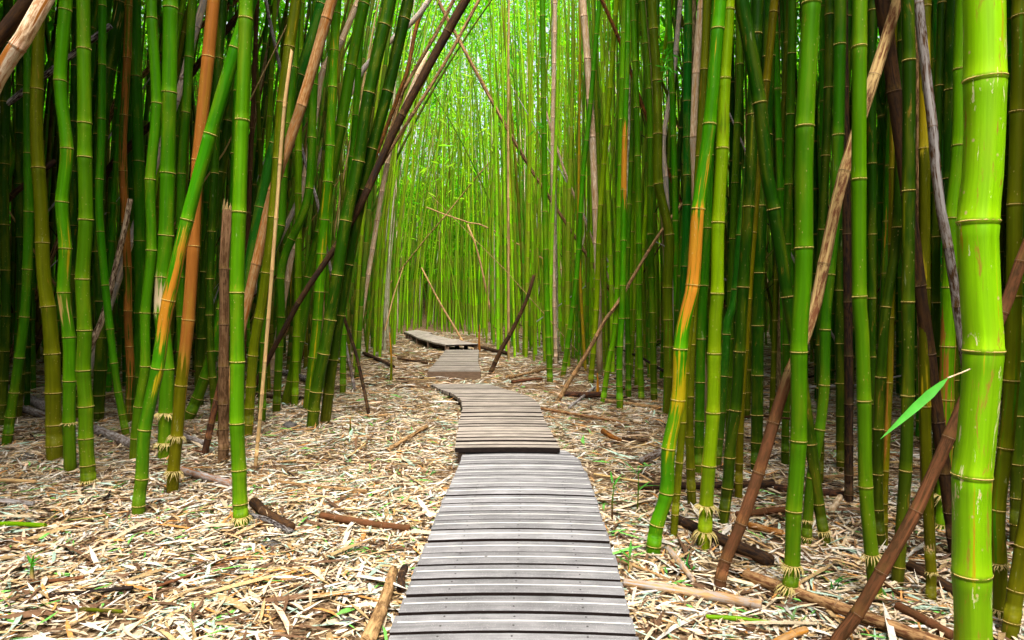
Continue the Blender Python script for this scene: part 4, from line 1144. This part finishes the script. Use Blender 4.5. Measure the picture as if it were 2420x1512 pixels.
# ------------------------------------------------------------------ leaf litter
LIT = [((0.49, 0.385, 0.255), .29), ((0.54, 0.49, 0.42), .20), ((0.34, 0.23, 0.11), .22), ((0.42, 0.20, 0.06), .045), ((0.11, 0.06, 0.033), .17),
       ((0.34, 0.46, 0.36), .07), ((0.62, 0.42, 0.28), .05), ((0.12, 0.33, 0.06), .03)]
def litter(n, yr, size, rng, xr=None):
    Y = np.sqrt(rng.uniform(yr[0] ** 2, yr[1] ** 2, n))
    X = rng.uniform(-1, 1, n) * (Y * 0.78 + 0.5)
    # keep off the boardwalk
    k = np.ones(n, bool)
    for Lp, Rp in ((L1, R1), (L2, R2), (L3, R3)):
        ly = np.array([p.y for p in Lp]); lx = np.array([p.x for p in Lp]); ry = np.array([p.y for p in Rp]); rx = np.array([p.x for p in Rp])
        ins = (Y > max(ly[0], ry[0]) - 0.02) & (Y < min(ly[-1], ry[-1]) + 0.02) & (X > np.interp(Y, ly, lx) - 0.01) & (X < np.interp(Y, ry, rx) + 0.01)
        k &= ~ins
    patch = np.sin(X * 2.7 + 1.3 * np.sin(Y * 2.1)) * np.sin(Y * 2.3 + 1.7 * np.sin(X * 1.9)) + 0.5 * np.sin(X * 6.1 + Y * 1.3) * np.sin(Y * 5.3 - X)
    k &= ~((patch > 0.48) & (rng.random(n) < 0.70))
    X, Y = X[k], Y[k]; n = len(X)
    GZ_ = np.array([ground_z(a, b) for a, b in zip(X, Y)])
    Z = GZ_ + rng.uniform(0.004, 0.04, n)
    yaw = rng.uniform(0, 2 * math.pi, n); pitch = rng.normal(0, 0.10, n); roll = rng.normal(0, 0.28, n)
    L = size * rng.lognormal(0, 0.55, n).clip(.3, 2.6); W_ = (0.0035 + 0.0055 * rng.random(n) ** 1.5) * (size / 0.12) + L * 0.022
    if size > 0.2 and yr[0] < 10: W_ = W_ * 0.8
    d = np.stack([np.cos(yaw) * np.cos(pitch), np.sin(yaw) * np.cos(pitch), np.sin(pitch)], 1)
    s = np.stack([-np.sin(yaw), np.cos(yaw), np.zeros(n)], 1); u = np.cross(d, s)
    s2 = s * np.cos(roll)[:, None] + u * np.sin(roll)[:, None]; u2 = np.cross(d, s2)
    Pp = np.stack([X, Y, Z], 1)
    curl = rng.normal(0, 0.025, n); bend = rng.normal(0, 0.035, n); fold = rng.uniform(0.05, 0.45, n)
    def pt(a, b, c): return Pp + d * ((a - .5) * L)[:, None] + s2 * (b * W_ + bend * L * 4 * a * (1 - a))[:, None] + u2 * (c * W_ + curl * L * 4 * a * (1 - a))[:, None]
    z0 = np.zeros(n)
    cs = np.array([c for c, _ in LIT]); wt = np.array([w_ for _, w_ in LIT])
    C = cs[rng.choice(len(cs), n, p=wt / wt.sum())] * rng.uniform(0.7, 1.2, n)[:, None]
    if yr[0] > 5:      # too small to show their fold
        V = np.stack([pt(0.0, 0, z0), pt(0.4, 0.8, fold), pt(1.0, 0, z0), pt(0.4, -0.8, fold)], 1).reshape(-1, 3)
        V[:, 2] = np.maximum(V[:, 2], np.repeat(GZ_, 4) + 0.003)
        b = np.arange(n) * 4
        return V, np.stack([b, b + 3, b + 2, b + 1], 1), np.zeros((0, 3), int), np.concatenate([np.repeat(C, 4, 0), np.ones((4 * n, 1))], 1)
    V = np.stack([pt(0.0, 0.12, z0), pt(0.3, 0.9, fold), pt(0.3, 0.0, z0), pt(0.3, -0.9, fold), pt(0.68, 0.8, fold), pt(0.68, 0.0, z0), pt(0.68, -0.8, fold), pt(1.0, 0, z0)], 1)
    V = V.reshape(-1, 3)
    V[:, 2] = np.maximum(V[:, 2], np.repeat(GZ_, 8) + 0.003)
    b = np.arange(n) * 8
    Q = np.concatenate([np.stack([b + 1, b + 4, b + 5, b + 2], 1), np.stack([b + 2, b + 5, b + 6, b + 3], 1)])
    Tt = np.concatenate([np.stack([b, b + 1, b + 2], 1), np.stack([b, b + 2, b + 3], 1), np.stack([b + 4, b + 7, b + 5], 1), np.stack([b + 5, b + 7, b + 6], 1)])
    return V, Q, Tt, np.concatenate([np.repeat(C, 8, 0), np.ones((8 * n, 1))], 1)
Vs, Qs, Ts, Cs = [], [], [], []
off = 0
for (n, yr, size) in ((52000, (1.6, 5.2), 0.095), (2600, (1.6, 4.9), 0.22), (95000, (5.2, 10.5), 0.105), (3000, (5.2, 10.5), 0.26), (80000, (10.5, 26), 0.18)):
    V, Q, T, C = litter(n, yr, size, RNG)
    Vs.append(V); Qs.append(Q + off); Ts.append(T + off); Cs.append(C); off += len(V)
for (bx, by_) in HAND_BASES:
    if by_ > 13: continue
    for q in range(16):
        a = random.uniform(0, 6.28); rr_ = random.uniform(.05, .17); L = random.uniform(.06, .16); w_ = random.uniform(.004, .010)
        yaw = a + math.pi / 2 + random.gauss(0, .5); el = abs(random.gauss(.25, .3))
        p = np.array((bx + rr_ * math.cos(a), by_ + rr_ * math.sin(a), ground_z(bx, by_) + .035))
        d = np.array((math.cos(yaw) * math.cos(el), math.sin(yaw) * math.cos(el), math.sin(el))); sd_ = np.array((-math.sin(yaw), math.cos(yaw), .3))
        Vs.append(np.array([p - d * L * .3, p + sd_ * w_, p + d * L * .7, p - sd_ * w_])); Qs.append(np.array([[off, off + 3, off + 2, off + 1]])); off += 4
        c = random.choice(((.44, .33, .2), (.2, .11, .05), (.4, .2, .07), (.5, .44, .34), (.1, .06, .04)))
        Cs.append(np.repeat([[*c, 1]], 4, 0))
me = mesh_np('leaf_litter', np.concatenate(Vs), quads=np.concatenate(Qs), tris=np.concatenate(Ts), mat=M_LITTER, attrs=dict(tint=np.concatenate(Cs)))
tag(mobj('leaf_litter', me), 'carpet of pale dry bamboo leaves covering the ground', 'leaf litter', kind='stuff')
# the largest fallen leaves, one by one
variants = []
for k in range(14):
    rr = random.Random(k)
    W_, cu, fo = rr.uniform(.06, .095), rr.uniform(-.03, .04), rr.uniform(.1, .4)
    vs = []
    st = [(0, .1), (.12, .6), (.3, 1), (.55, .9), (.8, .5), (1, .02)]
    be = rr.uniform(-.1, .1)
    for (a, b) in st:
        for s in (-1, 0, 1): vs.append((a - .5, s * b * W_ * .5 + be * 4 * a * (1 - a), abs(s) * fo * b * W_ * .5 + cu * 4 * a * (1 - a)))
    fs = [(3 * i + j, 3 * i + j + 3, 3 * i + j + 4, 3 * i + j + 1) for i in range(5) for j in (0, 1)]
    c = LIT[(0, 1, 0, 1, 2, 0, 3, 5, 1, 2, 6, 5, 7, 0)[k]][0]
    variants.append(mesh_np('fallen_leaf', vs, faces=fs, mat=M_LITTER, attrs=dict(tint=np.repeat([[*c, 1]], len(vs), 0))))
rr = random.Random(3)
k = 0
while k < 300:
    y_ = rr.uniform(2.3, 6.5); x = rr.uniform(-1, 1) * (y_ * 0.74)
    if by_y(L1, min(y_, 6.2)).x - 0.1 < x < by_y(R1, min(y_, 6.2)).x + 0.1: continue
    o = mobj('fallen_leaf', rr.choice(variants), ground)
    L = rr.uniform(0.12, 0.20)
    o.location = (x, y_, ground_z(x, y_) + rr.uniform(0.03, 0.05)); o.scale = (L, L, L)
    o.rotation_euler = (rr.gauss(0, .2), rr.gauss(0, .12), rr.uniform(0, 6.28)); k += 1

# ------------------------------------------------------------------ fallen wood
def log(label, a, b, wv, col, alt='brown', sag=0.0, name='fallen_bamboo_pole', live=False, lift=0.85, cat='log'):
    p, q = on_z(*a, 0.03), on_z(*b, 0.03)
    r0, r1 = wv[0] * p.y / F / 2, wv[1] * q.y / F / 2
    rnd = random.Random(int(a[0] * 7 + b[1]))
    p.z = ground_z(p.x, p.y) + r0 * lift + 0.028; q.z = ground_z(q.x, q.y) + r1 * lift + 0.028
    mid = (p + q) / 2 + Vector((rnd.uniform(-.02, .02), rnd.uniform(-.02, .02), 0))
    ax = Axis(catmull([p, mid, q], 6), np.linspace(r0, r1, 13))
    nd = []
    s = rnd.uniform(.08, .25)
    while s < ax.L - 0.04: nd.append(s); s += rnd.uniform(.25, .42)
    ts, ra = [0.0, 0.006], [0.82, 1.0]
    for s in nd:
        for ds, m_ in ((-.05, .96), (-.006, 1.0), (0.0, 1.07), (.008, 1.07), (.014, .99), (.06, .96)):
            if s + ds > ts[-1] + .003 and s + ds < ax.L - .008: ts.append(s + ds); ra.append(m_)
    ts += [ax.L - .006, ax.L]; ra += [1.0, .8]
    ts = np.array(ts); c = np.array(PAL[col]); tint = np.array([c * rnd.uniform(.85, 1.15) for _ in ts])
    base = Vector((mid.x, mid.y, ground_z(mid.x, mid.y)))
    root = empty(name, base); tag(root, label, cat, 'fallen bamboo lying on the litter')
    mobj('stem', tube_mesh('stem', ax, ts, ax.rad(ts) * np.array(ra), 12, M_CULM if live else M_DEAD, tint, np.repeat(np.array(PAL[alt])[None], len(ts), 0), np.full(len(ts), .3), rnd.uniform(0, 30), origin=tuple(base), rough=0.03), root)
    for s in nd:
        o = mobj('node_ring', RING_LIVE if live else RING_DEAD, root); r = float(ax.rad(s))
        o.matrix_local = align(ax.tan(np.array([s]))[0], Vector(ax.pos(np.array([s]))[0]) + Vector(ax.tan(np.array([s]))[0]) * .004 - base, r * 1.0, .006, rnd.uniform(0, 6))
log('long grey log running in under the dark culms', (-30, 905), (105, 968), (22, 22), 'grey', 'brown')
log('grey log lying below the first grey log', (20, 965), (140, 1000), (18, 16), 'grey', 'brown')
log('weathered grey-brown log lying behind the root-collared culm', (222, 1026), (322, 1066), (22, 22), 'grey', 'brown')
log('short brown log behind the foot of the straight bright green culm', (430, 1120), (548, 1148), (20, 18), 'grey', 'rust')
log('grey broken cane behind the rusty culm', (400, 1035), (480, 1052), (14, 12), 'grey', 'brown')
log('thin tan stick lying between the clearing and the hooked cane', (652, 1140), (866, 1168), (9, 12), 'tan', 'brown')
log('brown hollow bamboo length lying by the boardwalk', (758, 1232), (968, 1258), (18, 18), 'redbrown', 'brown')
log('weathered tan pole lying end-on against the grey boardwalk', (930, 1362), (868, 1530), (24, 38), 'tan', 'brown')
log('black stub lying between the tan pole and the boardwalk', (957, 1352), (948, 1405), (18, 22), 'black', 'brown')
log('broken straw-coloured cane in the middle of the clearing', (918, 1060), (1008, 1008), (10, 10), 'tan', 'brown')
log('dark rotten slab at the foot of the straight bright green culm', (600, 1205), (690, 1262), (26, 22), 'brown', 'black')
log('black rotten pole beside the rotten slab', (595, 1232), (690, 1268), (14, 12), 'black', 'grey')
log('yellow-green fresh cane lying on the litter', (-20, 1240), (108, 1244), (13, 11), 'lime', 'yellow', live=True)
log('dark half-buried cane in front of the clearing', (190, 1455), (290, 1462), (10, 9), 'olive', 'brown')
log('dark pole lying in the shade behind the leaning twins', (590, 862), (745, 905), (16, 14), 'black', 'grey')
log('dark pole lying below the leaning twins', (600, 935), (735, 945), (12, 10), 'black', 'brown')
log('thin dark stick on the litter short of the raised boardwalk', (940, 850), (1010, 858), (6, 6), 'brown', 'black')
log('dark branch lying left open beside the low boardwalk section', (860, 838), (930, 866), (9, 8), 'black', 'brown')
log('dark pole lying behind the low boardwalk section', (1135, 826), (1200, 838), (9, 9), 'black', 'brown')
log('pair of brown poles lying by the low boardwalk section, upper one', (1205, 895), (1290, 875), (8, 6), 'brown', 'tan')
log('dark log lying by the low boardwalk section under the brown pole', (1210, 906), (1280, 897), (9, 7), 'redbrown', 'black')
log('tan pole lying across the feet of the row behind the rotten wood', (1425, 945), (1560, 968), (10, 10), 'tan', 'brown')
log('dark rotten wood heaped at the clearing edge', (1330, 935), (1420, 935), (15, 15), 'black', 'redbrown')
log('grey forked stick against the heap of rotten wood', (1345, 965), (1405, 915), (8, 7), 'grey', 'brown')
log('long dark stick half sunk in the litter by the bent boardwalk', (1280, 968), (1480, 1005), (8, 7), 'redbrown', 'tan')
log('brown bark slab on the litter beside the bent boardwalk', (1425, 1030), (1465, 1052), (14, 12), 'rust', 'brown')
log('dark bark slab on the litter behind the streaked culm', (1470, 1046), (1530, 1050), (9, 8), 'black', 'brown')
log('brown stump end lying behind the streaked culm', (1515, 1100), (1570, 1080), (16, 20), 'brown', 'grey')
log('black log lying behind the streaked and frilled culms', (1508, 1156), (1830, 1150), (18, 18), 'black', 'brown')
log('black log continuing behind the sturdy frilled culm', (1830, 1158), (2015, 1185), (18, 20), 'black', 'redbrown')
log('charred black log lying behind the red-brown leaning pole', (1600, 1230), (1820, 1335), (24, 34), 'black', 'brown')
log('brown pole lying behind the sturdy frilled culm', (1740, 1216), (1880, 1205), (18, 16), 'redbrown', 'brown')
log('orange-brown cane lying beside the charred log', (1770, 1240), (1850, 1262), (16, 15), 'rust', 'tan')
log('long tan pole lying away from the boardwalk edge', (1474, 1374), (1800, 1428), (20, 26), 'tan', 'grey')
log('thin split canes lying behind the long tan pole', (1470, 1320), (1640, 1388), (9, 9), 'tan', 'brown')
log('long brown log lying under the dark leaning pole', (1760, 1360), (2230, 1530), (28, 34), 'redbrown', 'tan')
log('yellow-green cane lying in front of the long tan pole', (1668, 1450), (1826, 1464), (11, 12), 'lime', 'yellow', live=True)
log('short tan cane lying before the long brown log', (1820, 1520), (1905, 1482), (20, 20), 'tan', 'orange')
log('red-brown cane lying behind the long brown log', (2120, 1436), (2250, 1506), (22, 24), 'redbrown', 'brown')
log('dark log lying behind the cut stub', (2150, 1345), (2262, 1410), (26, 26), 'brown', 'black')
log('pale split cane lying between the frilled and tufted-foot culms', (1965, 1215), (2000, 1165), (16, 14), 'pale', 'tan')
log('thin brown pole lying behind the blackened trunk', (1935, 1130), (2060, 1118), (9, 9), 'tan', 'brown')
log('brown sheath lying by the exposed root ball', (1580, 1295), (1640, 1365), (18, 12), 'tan', 'grey')
log('tan cane lying in the shade between dark culms', (1690, 945), (1830, 920), (11, 11), 'tan', 'brown')
log('thin fallen cane lying at the edge of the zigzag culm', (-20, 1140), (85, 1143), (12, 9), 'tan', 'straw')
log('weathered grey slab lying in front of the root-collared culms', (-20, 1190), (80, 1196), (14, 12), 'grey', 'brown')
# random twigs as part of the litter
tw = dict(V=[], Q=[], t=[]); off = 0
rr = random.Random(21)
for k in range(700):
    y_ = math.sqrt(rr.uniform(2.3 ** 2, 17 ** 2)); x = rr.uniform(-1, 1) * y_ * .76
    if -1.35 < x < 0.85 and y_ < 18: continue
    L = rr.uniform(.12, .6); a = rr.uniform(0, 6.28); r = rr.uniform(.003, .011)
    p = np.array((x, y_, ground_z(x, y_) + .03)); d = np.array((math.cos(a), math.sin(a), rr.gauss(0, .05)))
    s = np.array((-d[1], d[0], 0)); u = np.array((0, 0, 1.0))
    for e in (-.5, .5):
        for (i, j) in ((-1, 0), (0, 1), (1, 0), (0, -1)): tw['V'].append(p + d * L * e + s * r * i + u * r * j)
    for i in range(4): tw['Q'].append((off + i, off + (i + 1) % 4, off + 4 + (i + 1) % 4, off + 4 + i))
    c = rr.choice((PAL['tan'], PAL['brown'], PAL['redbrown'], PAL['black'], PAL['straw']))
    tw['t'] += [(*c, 1)] * 8; off += 8
me = mesh_np('fallen_twigs', tw['V'], quads=tw['Q'], mat=M_LITTER, attrs=dict(tint=np.array(tw['t'])))
tag(mobj('fallen_twigs', me), 'scattered thin dry twigs lying in the leaf litter', 'twigs', kind='stuff')

# ------------------------------------------------------------------ stones, shoots and seedlings
def stone(label, x, v, wpx):
    p = on_z(x, v, 0); r = wpx * p.y / F / 2
    rnd = random.Random(int(x)); vs, fs = [], []
    nl, ns = 6, 9
    for i in range(nl + 1):
        ph = math.pi * i / nl
        for j in range(ns):
            a = 2 * math.pi * j / ns; k = r * rnd.uniform(.78, 1.12)
            vs.append((k * math.sin(ph) * math.cos(a), .8 * k * math.sin(ph) * math.sin(a), .62 * k * math.cos(ph)))
    for i in range(nl):
        for j in range(ns): fs.append((i * ns + j, (i + 1) * ns + j, (i + 1) * ns + (j + 1) % ns, i * ns + (j + 1) % ns))
    o = mobj('stone', mesh_np('stone', vs, faces=fs, mat=M_STONE), None, p + Vector((0, 0, r * .3)))
    tag(o, label, 'stone', 'dark stones on the litter')
stone('dark angular stone in front of the rotten slab', 642, 1300, 52)
stone('dark mossy stone in the foreground litter beside the tan end-on pole', 693, 1400, 48)
stone('dark stone half buried beside the foot of the end-on pole', 825, 1478, 40)
stone('dark stone under the foot of the leaning twins', 685, 1012, 36)
stone('grey stone near the yellow-green fresh cane', 60, 1090, 46)
stone('small dark stone beside the streaked culm', 1525, 1020, 18)
stone('dark stone on the litter by the hollow bamboo length', 875, 1306, 26)
stone('brown stone on the open litter beside the grey boardwalk', 952, 1140, 16)

def leaf_obj(name, parent, p, d, L, W_, col, up=Vector((0, 0, 1)), mat=None, fold=.25, droop=.15):
    d = d.normalized(); s = d.cross(up).normalized(); u = s.cross(d)
    st = [(0, .06), (.1, .55), (.28, 1), (.5, .92), (.75, .55), (.92, .2), (1, .01)]
    vs = []
    for (a, b) in st:
        c = p + d * a * L - up * droop * L * a * a
        for k in (-1, 0, 1): vs.append(c + s * k * b * W_ / 2 + u * abs(k) * fold * b * W_ / 2)
    fs = [(3 * i + j, 3 * i + j + 3, 3 * i + j + 4, 3 * i + j + 1) for i in range(len(st) - 1) for j in (0, 1)]
    o = mobj(name, mesh_np(name, vs, faces=fs, mat=mat or M_LEAF, smooth=True, attrs=dict(tint=np.repeat([[*col, 1]], len(vs), 0))), parent)
    return o

# the single green leaf hanging from the thickest culm
bl = Vector(bigc.location)
lp0, lp1, lp2 = at_depth(2276, 879, 2.08), at_depth(2240, 893, 2.04), at_depth(2086, 1032, 1.98)
tw_ax = Axis(catmull([at_depth(2292, 872, 2.09), lp0, lp1], 3), np.full(7, .0024))
o = mobj('leaf_stalk', tube_mesh('leaf_stalk', tw_ax, np.linspace(0, tw_ax.L, 5), np.full(5, .0024), 6, M_DEAD, np.repeat([PAL['pale']], 5, 0), np.repeat([PAL['tan']], 5, 0), np.zeros(5), 1.0, origin=tuple(bl)), bigc)
lf = leaf_obj('leaf', bigc, lp1 - bl, lp2 - lp1, (lp2 - lp1).length, 0.025, (0.10, 0.52, 0.05), up=Vector((0.1, -.75, .66)).normalized(), droop=.05)

def spray(root, x, v, Y, n, L):
    c = at_depth(x, v, Y) - root.location; rnd = random.Random(int(x)); vs, fs = [], []
    for q in range(n):
        a = rnd.uniform(0, 6.28); p = c + Vector((rnd.gauss(0, .06), rnd.gauss(0, .06), rnd.gauss(0, .08)))
        d = Vector((math.cos(a), math.sin(a) * .6, rnd.uniform(-1.2, .1))).normalized(); sd_ = d.cross(Vector((0, 1, .2))).normalized() * L * .07
        b = len(vs); l = L * rnd.uniform(.6, 1.2)
        vs += [p, p + d * l * .35 + sd_, p + d * l, p + d * l * .35 - sd_]; fs.append((b, b + 1, b + 2, b + 3))
    mobj('leaf_spray', mesh_np('leaf_spray', vs, faces=fs, mat=M_LEAF, attrs=dict(tint=np.repeat([[.08, .46, .02, 1]], len(vs), 0))), root)
spray(stoutc, 1578, 130, on_z(1577, 985, 0).y - .05, 9, .17)
spray(stoutc, 1572, 165, on_z(1577, 985, 0).y - .05, 7, .15)
spray(slimc, 1275, 300, on_z(1300, 905, 0).y - .05, 8, .2)

def shoot(label, x, v, hpx, wpx, c0, c1, leaves=3):
    p = on_z(x, v, 0); k = p.y / F; h = hpx * k; r = wpx * k / 2
    rnd = random.Random(int(x * 3))
    root = empty('bamboo_shoot', Vector((p.x, p.y, ground_z(p.x, p.y)))); tag(root, label, 'bamboo shoot', 'young bamboo shoots in the litter')
    o3 = root.location
    pts = [Vector((0, 0, -.03)), Vector((rnd.uniform(-.01, .01), 0, h * .5)), Vector((rnd.uniform(-.02, .02) * h * 3, 0, h))]
    ax = Axis(catmull(pts, 4), np.linspace(r, r * .25, 9))
    ts = np.linspace(0, ax.L, 12); f = np.clip((ts / ax.L - .35) * 3, 0, 1)[:, None]
    tint = np.array(PAL[c0])[None] * (1 - f) + np.array(PAL[c1])[None] * f
    mobj('stem', tube_mesh('stem', ax, ts, ax.rad(ts), 10, M_CULM, tint, tint, np.zeros(12), rnd.uniform(0, 9)), root)
    for q in range(leaves):
        a = rnd.uniform(0, 6.28); z = h * rnd.uniform(.45, .98)
        leaf_obj('leaf', root, Vector((0, 0, z)), Vector((math.cos(a), math.sin(a), rnd.uniform(.3, 1.4))), rnd.uniform(.35, .6) * min(h, .25) + .04, .016, (0.08, .34, .04))
shoot('small green-tipped shoot poking out of the foreground litter', 78, 1392, 68, 13, 'tan', 'mid', 4)
shoot('tall orange-tipped shoot at the far edge of the clearing', 924, 905, 118, 8, 'olive', 'orange', 0)
shoot('red-brown shoot beside the raised boardwalk', 1133, 832, 64, 7, 'rust', 'rust', 0)
shoot('orange shoot with green leaves beside the heap of rotten wood', 1412, 928, 50, 9, 'orange', 'orange', 4)
shoot('red-tipped seedling in the clearing', 827, 1020, 40, 6, 'mid', 'rust', 3)
shoot('tall red-flowered seedling beside the grey boardwalk', 1505, 1215, 118, 4, 'olive', 'bright', 6)
shoot('bare-stemmed seedling beside the grey boardwalk', 1447, 1232, 100, 6, 'brown', 'mid', 3)
shoot('pale leafy seedling at the corner of the long tan pole', 1488, 1355, 60, 3, 'olive', 'bright', 5)

def tuft(label, x, v, n, hpx, col=(0.07, 0.30, 0.05)):
    p = on_z(x, v, 0); rnd = random.Random(int(x + v)); h = hpx * p.y / F
    root = empty('grass_tuft', Vector((p.x, p.y, ground_z(p.x, p.y) + .01))); tag(root, label, 'plant', 'green tufts on the litter')
    for q in range(n):
        a = rnd.uniform(0, 6.28); b = rnd.uniform(.2, 1.6)
        leaf_obj('leaf', root, Vector((rnd.uniform(-.03, .03), rnd.uniform(-.03, .03), 0)), Vector((math.cos(a), math.sin(a), b)), h * rnd.uniform(.7, 1.2), rnd.uniform(.008, .015), tuple(c * rnd.uniform(.7, 1.3) for c in col), droop=.3)
tuft('upright blue-green tuft behind the hollow bamboo length', 800, 1192, 6, 40, (0.10, .34, .18))
tuft('dark green tuft beside the end of the hollow bamboo length', 890, 1228, 9, 48)
tuft('spreading green tuft in front of the hollow bamboo length', 830, 1322, 8, 55)
tuft('green tuft lying near the bent boardwalk', 1010, 1130, 6, 50)
tuft('green blades beside the grey boardwalk edge', 1462, 1340, 6, 60)
tuft('broad-leaved green tuft in front of the exposed root ball', 1625, 1345, 7, 70, (0.05, .34, .04))
tuft('green blades in front of the tufted-foot culm', 1965, 1395, 9, 80)
tuft('green tuft behind the cut stub', 2235, 1395, 12, 60)
tuft('green blades at the foot of the tufted culm', 2110, 1440, 10, 70)
tuft('pale green blades under the thickest culm', 1880, 1470, 6, 60, (.2, .4, .12))
tuft('green tuft by the shaggy root collar', 262, 1165, 7, 60)
tuft('green blades in the far clearing', 905, 878, 6, 24, (.12, .34, .16))
